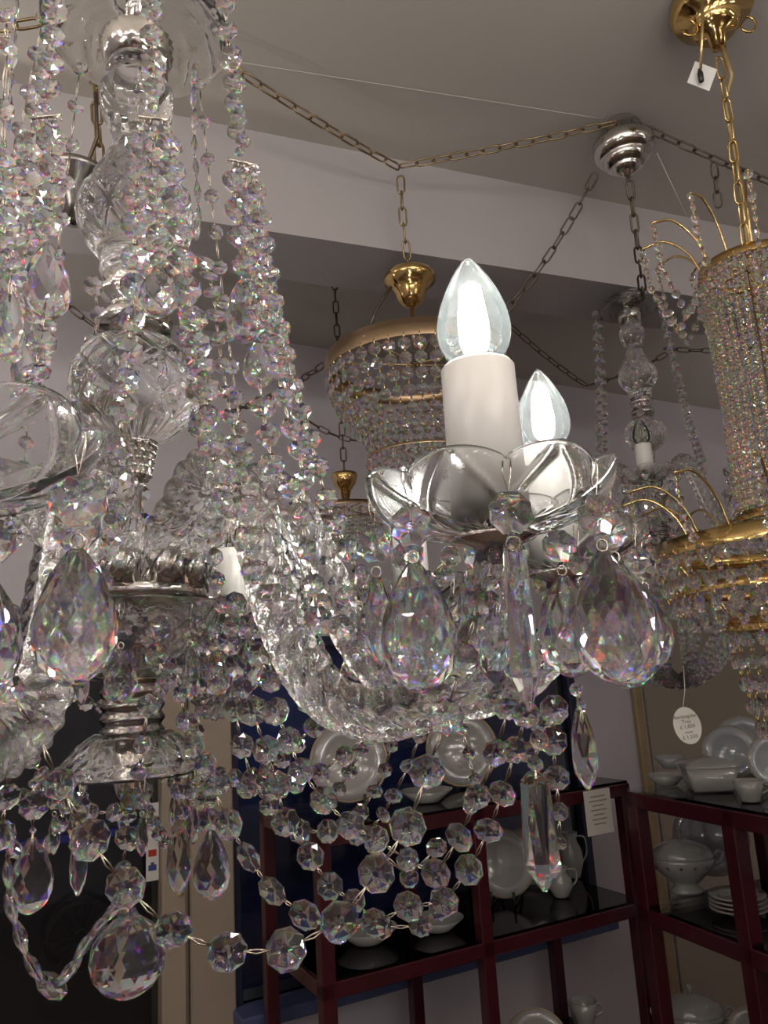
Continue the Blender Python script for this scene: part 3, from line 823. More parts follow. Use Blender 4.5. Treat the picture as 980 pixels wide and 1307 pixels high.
strand([(20, 640, 13), (16, 668, 10)], .25, .25, U)
# swags between the bobeches at the back
def pan_edge(i, toward):
    nm, a, r = ARMS[i]; c = L0 + Vector((r * math.cos(a), r * math.sin(a), ZB + .02)); d = (toward - c); d.z = 0
    return c + d.normalized() * .045
for i, j in ((2, 3), (3, 4), (4, 5), (5, 6), (6, 7)):
    ci = L0 + Vector((ARMS[j][2] * math.cos(ARMS[j][1]), ARMS[j][2] * math.sin(ARMS[j][1]), 0)); cj = L0 + Vector((ARMS[i][2] * math.cos(ARMS[i][1]), ARMS[i][2] * math.sin(ARMS[i][1]), 0))
    a, b = pan_edge(i, ci), pan_edge(j, cj)
    world_strand(catenary(a, b, .09, 11), .0075, U)
for i in (2, 3, 4, 5, 6):
    nm, a, r = ARMS[i]; p0 = pan_edge(i, L0); p1 = L0 + Vector((.05 * math.cos(a), .05 * math.sin(a), hz(990)))
    world_strand(catenary(p0, p1, .06, 13), .0070, U)
for k in range(8):
    a = 2 * PI * k / 8 + .2
    pendant(main, L0 + Vector((.059 * math.cos(a), .059 * math.sin(a), hz(782))), .8, 'ds'[k % 2], 0, .8)
    a += .25
    pendant(main, L0 + Vector((r_at(985, 90) * math.cos(a), r_at(985, 90) * math.sin(a), hz(987))), .62, 's', 0, .7)
# bead fringe under the receiver bowl
for k in range(12):
    a = 2 * PI * k / 12 + .1; p = L0 + Vector((.058 * math.cos(a), .058 * math.sin(a), hz(800)))
    world_strand([p - Vector((0, 0, .003 + .014 * q)) for q in range(4)], .0058, U)

# ================================================================== GOLD CHANDELIER (right)
GA = P(958, 350, 1.15)
GL = Vector((GA.x, GA.y, zat(GA, 690)))
gold = thing('gold_basket_chandelier', 'tall gold framed chandelier with curved wires and columns of small beads at right edge', 'chandelier', GL)
def gz(py): return zat(GA, py)
def gr(py, w):
    return w * depth(Vector((GA.x, GA.y, gz(py)))) / F
GX = lambda z=0: Vector((GA.x, GA.y, z))
# ceiling canopy and suspension hang a little to the left
CT = P(910, 20, 1.19)
mb = MB(); z0 = CT.z
k_ = 1.19 / F
mb.lathe([(0, z0 - 48 * k_), (9 * k_, z0 - 48 * k_), (11 * k_, z0 - 30 * k_), (24 * k_, z0 - 26 * k_), (30 * k_, z0 - 16 * k_), (31 * k_, z0 - 6 * k_), (46 * k_, z0 - 2 * k_), (52 * k_, z0 + 10 * k_), (50 * k_, z0 + 24 * k_), (40 * k_, z0 + 34 * k_), (20 * k_, z0 + 44 * k_), (20 * k_, ZC), (0, ZC)], 48, mtx=T(CT.x, CT.y, 0))
obj('ceiling_canopy', mb, BRASS, gold)
mb = MB(); mb.tube([CT + Vector((.005, 0, -46 * k_)), CT + Vector((.012, 0, -90 * k_)), P(925, 130, 1.19), P(940, 210, 1.18), P(948, 262, 1.17), GX(gz(345))], .0035, 8); obj('suspension_cord', mb, CORD, gold)
obj('suspension_chain', chain_mb([P(917, 74, 1.185), P(932, 160, 1.18), P(940, 230, 1.17), GX(gz(340))], .036, .012, .0016), GWIRE, gold)
mb = MB()
for sgn in (1, -1):
    c = CT + Vector((.045 * sgn, -.01, -6 * k_))
    mb = MB(); mb.tube([c + Vector((.012 * math.sin(t), 0, -.022 + .014 * math.cos(t))) for t in [i * .5 for i in range(10)]], .002, 6); obj('canopy_hook', mb, BRASS, gold)
tg = P(896, 97, 1.13)
mb = MB(); mb.box(-.017, .017, -.0006, .0006, -.02, .02, basis(tg, rt, fh, Vector((0, 0, 1))) @ Matrix.Rotation(.45, 4, 'Y'))
ptag = obj('price_tag', mb, PAPERW); tag(ptag, 'small white paper tag hanging below the brass ceiling canopy, top right', 'tag')
mb = MB(); mb.tube([P(897, -10, 1.12), P(896, 40, 1.12), P(894, 88, 1.12)], .0022, 8); obj('pull_cord', mb, GWIRE, ptag)
mb = MB(); q = P(894, 97, 1.12); mb.lathe([(0, -.012), (.0038, -.009), (.0042, .004), (.002, .012), (0, .012)], 12, mtx=T(q)); obj('cord_bead', mb, BLACK, ptag)

def ring_band(name, py, w, h, m=BRASS, th=.004):
    r = gr(py, w); z = gz(py); mb = MB()
    mb.lathe([(r, z - h / 2), (r, z + h / 2), (r - th, z + h / 2), (r - th, z - h / 2), (r, z - h / 2)], 72, mtx=T(GA.x, GA.y, 0)); return obj(name, mb, m, gold), r, z
ring_band('crown_ring', 343, 62, .012); ring_band('column_ring', 655, 66, .012)
_, r1, z1 = ring_band('basket_ring', 692, 172, .022); _, r2, z2 = ring_band('basket_ring', 745, 158, .012)
_, r3, z3 = ring_band('basket_ring', 792, 104, .018); _, r4, z4 = ring_band('basket_ring', 905, 60, .012)
mb = MB()
for k in range(6):
    a = 2 * PI * k / 6
    for (r, z, rr, zz) in ((gr(655, 62), gz(655), r1 - .003, z1), (r1 - .004, z1, r3, z3)):
        mb.tube([GX(z) + Vector((r * math.cos(a), r * math.sin(a), 0)), GX(zz) + Vector((rr * math.cos(a), rr * math.sin(a), 0))], .0018, 5)
mb.tube([GX(gz(340)), GX(gz(900))], .005, 8)
for k in range(3):
    a = PI * k / 3
    for z, r in ((gz(343), gr(343, 60)), (gz(655), gr(655, 64))):
        mb.tube([GX(z) + Vector((r * math.cos(a), r * math.sin(a), 0)), GX(z) - Vector((r * math.cos(a), r * math.sin(a), 0))], .0018, 5)
obj('frame', mb, BRASS, gold)
G_TINY = facet_geo([(1, 0), (.5, .85), (-.5, .85), (-1, 0)], 6, 1.0)
def bead_string(pts, r, name='bead_string', geo=None, parent=None, pinm=GWIRE, step=None):
    mb = MB(); mb.tube(pts, .0006, 4, caps=False)
    tot = sum((b - a).length for a, b in zip(pts, pts[1:])); step = step or r * 2.15
    s = r; k = 0; acc = 0
    for a, b in zip(pts, pts[1:]):
        l = (b - a).length
        while s <= acc + l:
            p = a.lerp(b, (s - acc) / l); y = (a - b).normalized()
            rot = Matrix.Rotation(random.uniform(0, 2 * PI), 3, y); x = rot @ y.orthogonal().normalized()
            mb.add(*(geo or G_TINY), smooth=False, mi=1, mtx=basis(p, x, y, x.cross(y), r, r, r)); s += step
        acc += l
    return obj(name, mb, [pinm, CRY_S], parent or gold)
rc_ = gr(343, 60)
for k in range(34):
    a = 2 * PI * k / 34
    rv = [Vector((GA.x + q * math.cos(a), GA.y + q * math.sin(a), z)) for q, z in ((rc_, gz(345)), (rc_ * .93, gz(500)), (gr(655, 63), gz(653)))]
    bead_string(rv, .0056)
def fountain(n, r0, z0, out, rise, hang, off=0.):
    for k in range(n):
        a = 2 * PI * k / n + off; ca, sa = math.cos(a), math.sin(a)
        pr = [(r0, 0), (r0 + out * .22, rise * .62), (r0 + out * .6, rise * .98), (r0 + out, rise * .93)]
        pts = smooth_path([(GA.x + r * ca, GA.y + r * sa, z0 + z) for r, z in pr], 14)
        mb = MB(); mb.tube(pts, .0019, 6); obj('curved_wire', mb, GWIRE, gold)
        e = pts[-1]
        bead_string([e, e + Vector((-.006 * ca, -.006 * sa, -hang * .5)), e + Vector((-out * .4 * ca, -out * .4 * sa, -hang)), e + Vector((-out * .85 * ca, -out * .85 * sa, -hang * .62))], .0066, geo=G_BEAD, step=.016)
fountain(12, gr(343, 52), gz(348), .085, .085, .15, .15)
fountain(14, r1 - .055, z1, .095, .09, .12, .05)
def fringe(n, r, z, rows, dr, size, off=0.):
    for k in range(n):
        a = 2 * PI * k / n + off; pts = []
        mb = MB()
        for q in range(rows):
            rr = r - dr * q; p = Vector((GA.x + rr * math.cos(a), GA.y + rr * math.sin(a), z - size * (1.2 + 2.9 * q)))
            pts.append(p)
        y = Vector((0, 0, 1)); nz = Vector((math.cos(a), math.sin(a), 0))
        for i, p in enumerate(pts):
            mb.tube([p + y * size * 1.75, p + y * size * .9], .0009, 5)
            g = random.uniform(-.4, .4); n2 = Matrix.Rotation(g, 3, 'Z') @ nz
            mb.add(*G_OCT, smooth=False, mi=1, mtx=basis(p, y.cross(n2), y, n2, size, size, size))
        obj('crystal_fringe', mb, [GWIRE, CRY_S], gold)
fringe(40, r1, z1 - .008, 3, .004, .0105); fringe(34, r2, z2 - .003, 2, .004, .010, .07)
fringe(26, r3, z3 - .006, 5, .006, .0105, .03)

# ================================================================== BASKET CHANDELIER (centre, far)
BA = P(529, 440, 1.40)
bk = thing('basket_chandelier', 'shallow brass hooped basket chandelier of crystal rows seen left of the large bulb', 'chandelier', Vector((BA.x, BA.y, zat(BA, 455))))
bz = lambda py: zat(BA, py)
br = lambda py, w: w * depth(Vector((BA.x, BA.y, bz(py)))) / F
TB = T(BA.x, BA.y, 0)
mb = MB(); R_ = br(465, 115); zt_ = bz(466)
mb.lathe([(R_, zt_ - .015), (R_, zt_ + .015), (R_ - .004, zt_ + .015), (R_ - .004, zt_ - .015), (R_, zt_ - .015)], 84, mtx=TB); obj('hoop', mb, BRASSB, bk)
mb = MB(); q = lambda py, w: (br(py, w), bz(py))
mb.lathe([(0, bz(392)), q(392, 6), q(388, 12), q(382, 17), q(374, 20), q(366, 24), q(360, 33), q(355, 33), q(350, 30), (0, bz(350))], 40, mtx=TB); obj('canopy', mb, BRASS, bk)
mb = MB(); mb.lathe([(0, bz(396)), q(390, 3), q(445, 3), (0, bz(445))], 12, mtx=TB)
for k in range(4):
    a = PI * k / 4 + .2; mb.tube([Vector((BA.x + R_ * math.cos(a), BA.y + R_ * math.sin(a), zt_)), Vector((BA.x - R_ * math.cos(a), BA.y - R_ * math.sin(a), zt_))], .0022, 5)
obj('frame', mb, BRASSB, bk)
mb = MB(); mb.tube([P(499, 366, 1.41), P(488, 382, 1.40), P(478, 400, 1.39), P(472, 418, 1.38)], .0028, 6); obj('lead', mb, CHAIND, bk)
obj('suspension_chain', chain_mb([P(511, 226, 1.43), P(514, 280, 1.42), Vector((BA.x, BA.y, bz(352)))], .036, .013, .0018), CHAINB, bk)
NS = 40
for k in range(NS):
    a = 2 * PI * k / NS; ca, sa = math.cos(a), math.sin(a); mb = MB(); pr = None; nz = Vector((ca, sa, 0))
    for row in range(6):
        rr = R_ * (1 - .006 - .030 * row ** 1.6); z = zt_ - .028 - .0230 * row
        p = Vector((BA.x + rr * ca, BA.y + rr * sa, z)); s = .0109 if row < 4 else .0096
        y = Vector((0, 0, 1)); n2 = Matrix.Rotation(random.uniform(-.3, .3), 3, 'Z') @ nz
        mb.tube([p + Vector((0, 0, .018)), p + Vector((0, 0, s * .8))], .0015, 5)
        mb.add(*G_OCT, smooth=False, mi=1, mtx=basis(p, y.cross(n2), y, n2, s, s, s))
    obj('crystal_string', mb, [GWIRE, CRY_S], bk)
rl = R_ * .62; zl = zt_ - .175
mb = MB(); mb.lathe([(rl, zl - .002), (rl, zl + .002), (rl - .002, zl + .002), (rl - .002, zl - .002), (rl, zl - .002)], 60, mtx=TB); obj('inner_ring', mb, BRASSB, bk)
for k in range(26):
    a = 2 * PI * k / 26; ca, sa = math.cos(a), math.sin(a); pts = [Vector((BA.x + rl * f * ca, BA.y + rl * f * sa, zl - dz)) for f, dz in ((1, 0), (.85, .022), (.6, .040), (.3, .048), (.08, .05))]
    bead_string(pts, .0075, parent=bk, step=.018)

# ================================================================== CEILING ROSE, CHAINS
RA = P(796, 190, 1.45)
k_ = 1.45 / F
rose = thing('ceiling_rose', 'stepped chrome ceiling rose below the ceiling hook, upper right of picture', 'ceiling rose', RA)
mb = MB()
zc_ = RA.z
prof = [(0, -40), (5, -40), (6, -33)]
for r0, r1, za, zb2 in ((8, 17, -33, -26), (18, 28, -25, -15), (29, 39, -13, 2)):
    for i in range(7):
        t = i / 6 * PI / 2; prof.append((r0 + (r1 - r0) * math.sin(t), za + (zb2 - za) * (1 - math.cos(t))))
prof += [(39, 5), (34, 9), (33, 14), (27, 17), (25, 30), (17, 40), (0, 42)]
mb.lathe([(r * k_, zc_ + z * k_) for r, z in prof], 64, mtx=T(RA.x, RA.y, 0))
obj('cup', mb, NICKEL, rose)
mb = MB(); top = Vector((RA.x, RA.y, zc_ + 42 * k_)); mb.tube([top, Vector((RA.x, RA.y, ZC))], .003, 8)
mb.tube([Vector((RA.x, RA.y, ZC - .002)) + Vector((-.01 - .01 * math.sin(t), 0, -.012 + .012 * math.cos(t))) for t in [i * .45 for i in range(9)]], .002, 6)
obj('hook', mb, PAPERW, rose)
def chain(pts, label, m=CHAIND, ll=.036, lw=.013, wr=.0018):
    o = obj('hanging_chain', chain_mb(pts, ll, lw, wr), m)
    return tag(o, label, 'chain', 'chains strung below the ceiling')
chain(sagline(Pz(262, 62, 2.47), P(509, 214, 1.44), .008), 'brass link chain slanting from the crystal chandelier top down to the hook above the basket', CHAINB)
chain(sagline(P(511, 212, 1.44), P(786, 156, 1.42), .004), 'brass link chain running from the hook above the basket to the chrome rose', CHAINB)
chain(sagline(P(806, 155, 1.42), P(1010, 243, 1.40), .004), 'dark link chain running from the chrome rose towards the gold chandelier')
chain([P(911, 208, 1.405), P(914, 235, 1.405), P(917, 264, 1.405)], 'short loose chain end dangling beside the gold chandelier cord', CHAIND, .03)
chain(sagline(P(760, 222, 1.45), P(640, 402, 1.47), .02), 'dark link chain slanting down from left side of the chrome rose behind the bulbs')
chain(sagline(P(640, 405, 1.9), P(748, 492, 2.0), .01), 'thin dark chain on the shadowed wall running down right of the big bulb', CHAIND, .036, .012, .0016)
chain(sagline(P(748, 492, 2.0), P(850, 452, 2.05), .01), 'thin dark chain on the shadowed wall rising behind the right candle bulb', CHAIND, .036, .012, .0016)
chain(sagline(P(296, 524, 1.9), P(412, 466, 1.46), .012), 'dark chain rising to the left rim of the basket chandelier', CHAIND, .036, .013, .0018)
chain(sagline(P(395, 538, 2.0), P(540, 532, 2.0), .06), 'dark sagging chain beneath the basket chandelier', CHAIND, .034, .012, .0015)
chain(sagline(P(848, 445, 2.0), P(990, 440, 2.0), .01), 'dark level chain behind the gold column of beads', CHAIND, .036, .012, .0016)
chain(sagline(P(72, 378, 1.6), P(250, 470, 1.75), .03), 'dark chain passing behind the cut glass ball and vase', CHAIND, .036, .013, .0018)
chain(sagline(P(-40, 30, 1.0), P(50, 28, 1.0), .006), 'brass links crossing the top left corner behind crystal strands', CHAINB, .036, .014, .002)
def cable(pts, label):
    mb = MB(); mb.tube(pts, .0009, 5); tag(obj('ceiling_wire', mb, CEIL), label, 'wire')
cable(sagline(Pz(270, 74, 2.49), Pz(770, 152, 2.49), .0), 'thin pale wire under the ceiling running parallel above the brass chains')
cable([P(838, 195, 1.44), P(876, 275, 1.46)], 'thin pale wire slanting from the chrome rose to the gold chandelier')
# nickel canopy with chain behind the vase
NA = P(95, 235, 1.05); k_ = 1.05 / F
nc = thing('nickel_canopy', 'dark nickel canopy cup on a brass chain behind the glass vase', 'canopy', NA)
mb = MB(); mb.lathe([(0, NA.z - 58 * k_), (10 * k_, NA.z - 56 * k_), (15 * k_, NA.z - 34 * k_), (26 * k_, NA.z - 22 * k_), (30 * k_, NA.z - 8 * k_), (44 * k_, NA.z + 4 * k_), (46 * k_, NA.z + 11 * k_), (40 * k_, NA.z + 15 * k_), (0, NA.z + 20 * k_)], 48, mtx=T(NA.x, NA.y, 0)); obj('cup', mb, NICKDK, nc)
mb = MB(); mb.tube([P(122, 118, 1.05), P(124, 175, 1.05), P(112, 208, 1.05), Vector((NA.x, NA.y, NA.z + .02))], .003, 6); obj('cord', mb, CHAIND, nc)
obj('suspension_chain', chain_mb([Pz(116, 40, 2.49), P(122, 112, 1.08), P(127, 212, 1.06)], .036, .013, .0022), CHAINB, nc)

# ================================================================== SECOND GLASS CHANDELIER (behind, right)
s2 = .90
HP = P(824, 556, 1.64)
L2 = Vector((HP.x, HP.y, HP.z - zS * s2 - .075))
g2 = thing('glass_chandelier', 'hazy unlit clear glass chandelier in shadow between the bulbs and gold chandelier', 'chandelier', L2)
column(g2, L2, s2)
for k in range(6):
    a = math.radians(-112 + 60 * k)
    arm_set(g2, L2, a, .235, False, 0, .1, s2, detail=False)
    for j in range(6):
        aa = a + 2 * PI * j / 6; c = L2 + Vector((.235 * s2 * math.cos(a), .235 * s2 * math.sin(a), ZB * s2))
        p = c + Vector((.05 * s2 * math.cos(aa), .05 * s2 * math.sin(aa), .02))
        world_strand([p - Vector((0, 0, .014 + .02 * i)) for i in range(2)], .0085, g2, single=True, end=.024, name='pendant')
    b = a + PI / 3
    p0 = L2 + Vector((.235 * s2 * math.cos(a), .235 * s2 * math.sin(a), ZB * s2)); p1 = L2 + Vector((.235 * s2 * math.cos(b), .235 * s2 * math.sin(b), ZB * s2))
    world_strand(catenary(p0, p1, .10, 15), .0085, g2, single=True); world_strand(catenary(p0, p1, .17, 19), .0085, g2, single=True)
    t0 = L2 + Vector((.078 * math.cos(a), .078 * math.sin(a), hz(60) * s2)); t1 = L2 + Vector((.13 * s2 * math.cos(a), .13 * s2 * math.sin(a), .13 * s2))
    world_strand(catenary(t0, t1, .04, 19), .0085, g2, single=True)
    q0 = L2 + Vector((.055 * math.cos(a), .055 * math.sin(a), -.06)); world_strand(catenary(p0, q0, .10, 17), .0085, g2, single=True, end=None)
    for f in (1.0, .8, .6):
        pa = L2 + Vector((.235 * s2 * f * math.cos(a + f), .235 * s2 * f * math.sin(a + f), -.10)); pb_ = L2 + Vector((.02 * math.cos(a), .02 * math.sin(a), -.29 - .03 * f)); world_strand(catenary(pa, pb_, .05, 21), .0095, g2, single=True)
obj('suspension_chain', chain_mb([P(803, 232, 1.45), P(813, 310, 1.46), P(821, 380, 1.54), L2 + Vector((0, 0, hz(30) * s2))], .036, .013, .0022), CHAIND, g2)

# small brass chandelier further back
SAx = P(440, 615, 1.85); k_ = 1.45 / F
sb = thing('brass_chandelier', 'small distant brass chandelier with tiny crystals under the basket chandelier', 'chandelier', SAx)
mb = MB(); mb.lathe([(0, SAx.z - 34 * k_), (6 * k_, SAx.z - 30 * k_), (10 * k_, SAx.z - 14 * k_), (18 * k_, SAx.z - 4 * k_), (22 * k_, SAx.z + 10 * k_), (20 * k_, SAx.z + 14 * k_), (0, SAx.z + 15 * k_)], 30, mtx=T(SAx.x, SAx.y, 0)); obj('canopy', mb, BRASS, sb)
mb = MB(); zr_ = SAx.z - 46 * k_; rr_ = 62 * k_
mb.lathe([(rr_, zr_ - 3 * k_), (rr_, zr_ + 3 * k_), (rr_ - .004, zr_ + 3 * k_), (rr_ - .004, zr_ - 3 * k_), (rr_, zr_ - 3 * k_)], 50, mtx=T(SAx.x, SAx.y, 0))
for k in range(3):
    a = PI * k / 3; mb.tube([Vector((SAx.x + rr_ * math.cos(a), SAx.y + rr_ * math.sin(a), zr_)), Vector((SAx.x - rr_ * math.cos(a), SAx.y - rr_ * math.sin(a), zr_))], .002, 5)
mb.tube([Vector((SAx.x, SAx.y, zr_)), Vector((SAx.x, SAx.y, SAx.z - 30 * k_))], .003, 6)
obj('hoop', mb, BRASSB, sb)
for k in range(28):
    a = 2 * PI * k / 28; p = Vector((SAx.x + rr_ * math.cos(a), SAx.y + rr_ * math.sin(a), zr_ - .01))
    bead_string([p, p - Vector((.02 * math.cos(a), .02 * math.sin(a), .06)), p - Vector((.07 * math.cos(a), .07 * math.sin(a), .10))], .0085, parent=sb, step=.021)
obj('suspension_chain', chain_mb([Vector((SAx.x, SAx.y, ZC)), Vector((SAx.x, SAx.y, SAx.z + .02))], .036, .013, .002), CHAIND, sb)

# ================================================================== SHELVES
def shelf_unit(name, label, A, xdir, length, dep, zt, zs, posts, tk=.03):
    """front-left top corner A; x along the front, y away from the camera"""
    ydir = Vector((-xdir.y, xdir.x, 0))
    if ydir.dot(A - CAM) < 0: ydir = -ydir
    o = Vector((A.x, A.y, 0)); m = basis(o, xdir, ydir, Vector((0, 0, 1)))
    t = thing(name, label, 'shelf', o)
    for x in posts:
        for y in (0, dep - tk):
            mb = MB(); mb.box(x, x + tk, y, y + tk, 0, zt, m, bev=.002); obj('post', mb, RED, t)
    for z in zs:
        for y in (0, dep - tk):
            mb = MB(); mb.box(posts[0], length, y, y + tk, z - tk, z, m, bev=.002); obj('rail', mb, RED, t)
        for x in posts:
            mb = MB(); mb.box(x, x + tk, tk, dep - tk, z - tk, z, m, bev=.002); obj('side_rail', mb, RED, t)
        mb = MB(); mb.box(posts[0] + .004, length - .004, .004, dep - .004, z + .0005, z + .006, m); obj('glass_shelf', mb, PANE, t)
    return t, m, ydir
lenC = (SB - SA).length
zmC = Pp(600, 1209, SA, ndir).z
p612 = (Pp(612, 1150, SA, ndir) - SA).dot(bdir)
shC, mC, yC = shelf_unit('red_shelf', 'dark red metal shelf with glass levels along the window under the large candle', SA, bdir, lenC + .03, .36, 1.2, [1.2, zmC, zmC - .36], [0, p612, lenC], .03)
RA0 = Pz(797, 1010, 1.2); RB0 = Pz(985, 1044, 1.2)
xR = (RB0 - RA0); xR.z = 0; print('R shelf len', xR.length, math.degrees(math.atan2(xR.y, xR.x)), 'C', lenC, math.degrees(math.atan2(bdir.y, bdir.x)), 'zmC', zmC)
xR.normalize()
nR = Vector((xR.y, -xR.x, 0))
zmR = Pp(880, 1181, RA0, nR).z
pR = (Pp(926, 1100, RA0, nR) - RA0).dot(xR)
shR, mR, yR = shelf_unit('red_shelf', 'dark red metal shelf with glass levels holding tureens in the right corner', RA0, xR, max(pR + .5, .8), .40, 1.2, [1.2, zmR, zmR - .34], [0, pR, max(pR + .47, .77)], .034)
print('zmR', zmR, 'pR', pR)

# ---- porcelain
def plate_mb(r, mb=None, rim=True):
    mb = mb or MB(); mb.lathe([(0, -.004), (r * .55, -.004), (r * .62, 0), (r, r * .13), (r, r * .13 + .003), (r * .62, .006), (r * .55, .0025), (0, .0025)], 56)
    if rim: mb.lathe([(r * .955, r * .122 + .0035), (r * .985, r * .128 + .0042), (r * .985, r * .128 + .0036)], 56, mi=1)
    return mb
def standing_plate(px, py, rpx, z, label, yoff, m=PORC, yaw=0., lean=.28, n0=None, group='plates standing on the red shelves', lift=0.):
    """plate leaning back on its rim, base on level z, seen centred at px,py"""
    o, n = n0
    p = Pp(px, py, o, n); d = depth(p); r = rpx * d / F
    face = (CAM - p); face.z = 0; face.normalize(); face = Matrix.Rotation(yaw, 3, 'Z') @ face
    face = (face * math.cos(lean) + Vector((0, 0, 1)) * math.sin(lean)).normalized()
    x = Vector((0, 0, 1)).cross(face).normalized(); y = face.cross(x)
    zc = z + r * math.cos(lean) + .002 + lift
    c = Vector((p.x, p.y, max(zc, z + .01)))
    o_ = obj('plate', plate_mb(r), [m, PORCR], None, basis(c, x, y, face)); return tag(o_, label, 'plate', group), c, r, face
def stand(c, r, face, label):
    mb = MB(); x = Vector((0, 0, 1)).cross(face).normalized(); fz = Vector((face.x, face.y, 0)).normalized()
    ln = math.asin(face.z); base = Vector((c.x, c.y, c.z - r * math.cos(ln) - .0065)) + fz * r * math.sin(ln)
    for s in (1, -1):
        b = base + x * s * r * .35; k = Vector((0, 0, 1))
        mb.tube([b + fz * .032 + k * .03, b + fz * .032, b, b - fz * .085, c - fz * .045 + x * s * .008 + k * r * .15], .0033, 6)
    tag(obj('plate_stand', mb, BLACK), label, 'stand')
def tureen(px, py, wpx, z, n0, label, hpx, m=PORC, oval=.75, square=False):
    o, n = n0; p = Pp(px, py, o, n); d = depth(p); a = wpx * d / F; h = hpx * d / F
    c = Vector((p.x, p.y, z + .001)); t = thing('tureen', label, 'tureen', c)
    yw = math.atan2(rt.y, rt.x) - .2
    w0 = T(c) @ RZ(yw)
    rf = (lambda an, zz, r: 1 / max(abs(math.cos(an)), abs(math.sin(an))) ** .75) if square else None
    sy = oval
    mb = MB(); bh_ = h * .56
    if square: pr = [(0, 0), (a * .62, 0), (a * .66, .004), (a * .84, bh_), (a * .81, bh_), (a * .62, .01), (0, .01)]
    else: pr = [(0, 0), (a * .48, 0), (a * .5, h * .04), (a * .34, h * .12), (a * .5, h * .2), (a * .86, h * .38), (a * .95, h * .5), (a * .9, bh_), (a * .86, bh_), (a * .8, h * .4), (0, h * .2)]
    mb.lathe(pr, 64, rf=rf, sy=sy); obj('bowl', mb, m, t, w0)
    mb = MB()
    if square: pr = [(a * .86, bh_), (a * .86, bh_ + .004), (a * .6, bh_ + h * .14), (a * .2, bh_ + h * .2), (0, bh_ + h * .21)]
    else: pr = [(a * .93, bh_), (a * .93, bh_ + .004), (a * .8, bh_ + h * .13), (a * .5, bh_ + h * .22), (a * .15, bh_ + h * .27), (0, bh_ + h * .27)]
    mb.lathe(pr, 64, rf=rf, sy=sy); lid = obj('lid', mb, m, t, w0)
    mb = MB(); zt2 = bh_ + h * (.2 if square else .26)
    mb.lathe([(0, zt2 - .002), (a * .06, zt2), (a * .05, zt2 + h * .06), (a * .1, zt2 + h * .1), (a * .08, zt2 + h * .15), (0, zt2 + h * .18)], 20); obj('knob', mb, m, lid, w0)
    if not square:
        for s in (1, -1):
            mb = MB(); mb.tube(smooth_path([(s * a * .9, 0, bh_ * .75), (s * a * 1.12, 0, bh_ * .85), (s * a * 1.2, 0, bh_ * 1.05), (s * a * 1.06, 0, bh_ * 1.12), (s * a * .92, 0, bh_ * .95)], 14), a * .045, 8); obj('handle', mb, m, t, w0)
        mb = MB()
        for k in range(14):
            an = 2 * PI * k / 14; mb.lathe([(0, 0), (a * .05, .0), (0, .0015)], 6, mtx=T(a * .915 * math.cos(an), a * .915 * oval * math.sin(an), h * .44) @ RZ(an) @ Matrix.Rotation(PI / 2, 4, 'Y'))
        obj('flower_band', mb, FLOWER, t, w0)
    return t
def cup(px, py, wpx, z, n0, label, group=None, name='cup', m=PORC, hscale=1.0):
    o, n = n0; p = Pp(px, py, o, n); d = depth(p); a = wpx * d / F; c = Vector((p.x, p.y, z + .001))
    t = thing(name, label, 'cup', c, group); mb = MB(); h = a * 1.35 * hscale
    mb.lathe([(0, 0), (a * .6, 0), (a * .62, h * .05), (a * .8, h * .4), (a, h), (a * .95, h), (a * .75, h * .42), (a * .55, h * .1), (0, h * .1)], 40); obj('bowl', mb, m, t, T(c))
    mb = MB(); e = rt.normalized(); mb.tube(smooth_path([c + e * a * .9 + Vector((0, 0, h * .8)), c + e * a * 1.35 + Vector((0, 0, h * .82)), c + e * a * 1.4 + Vector((0, 0, h * .5)), c + e * a * .8 + Vector((0, 0, h * .3))], 12), a * .07, 6); obj('handle', mb, m, t)
    return t
def dish(px, py, wpx, z, n0, label, cat='bowl', group=None, hs=.42, m=PORC):
    o, n = n0; p = Pp(px, py, o, n); d = depth(p); a = wpx * d / F; h = a * hs; mb = MB()
    mb.lathe([(0, 0), (a * .5, 0), (a * .52, h * .08), (a, h), (a * .97, h), (a * .5, h * .2), (0, h * .16)], 48)
    return tag(obj(cat.replace(' ', '_'), mb, m, None, T(p.x, p.y, z + .001)), label, cat, group)
eps = .007
ZRt, ZRm, ZRb = 1.2 + eps, zmR + eps, zmR - .34 + eps
def plR(y): return (RA0 + yR * y, nR)
def plC(y): return (SA + yC * y, ndir)
_, c, r, f = standing_plate(930, 948, 33, ZRt, 'round grey-white plate with dark rim standing behind the square tureen, right shelf', 0, PORCG, 0., .2, plR(.26))
_, c2, r2_, f2 = standing_plate(948, 945, 36, ZRt, 'larger pale plate leaning behind the dark-rimmed round plate, right shelf', 0, PORCG, .1, .2, plR(.34))
standing_plate(988, 962, 34, ZRt, 'pale plate cut by the right picture edge on top of right shelf', 0, PORCG, .2, .2, plR(.22))
tureen(905, 1003, 40, ZRt, plR(.12), 'lidded square white tureen on top of the right shelf', 52, PORC, 1.0, True)
cup(956, 1010, 19, ZRt, plR(.07), 'white tea cup right of the square tureen on the right shelf top')
dish(852, 1008, 25, ZRt, plR(.10), 'shallow white bowl left of the square tureen, lower of two', 'bowl', None, .5)
dish(858, 995, 20, ZRt + .0, plR(.30), 'small dark-rimmed dish behind the shallow white bowl on right shelf top', 'bowl', None, .7, PORCG)
standing_plate(912, 1105, 46, ZRm, 'large pale round platter standing behind the flowered tureen', 0, PORCG, 0., .2, plR(.30))
tureen(880, 1165, 42, ZRm, plR(.14), 'white oval tureen with flower band, gilt lines and lid on the middle right shelf', 78)
o_, n_ = plR(.12); p = Pp(945, 1172, o_, n_); rr = 36 * depth(p) / F
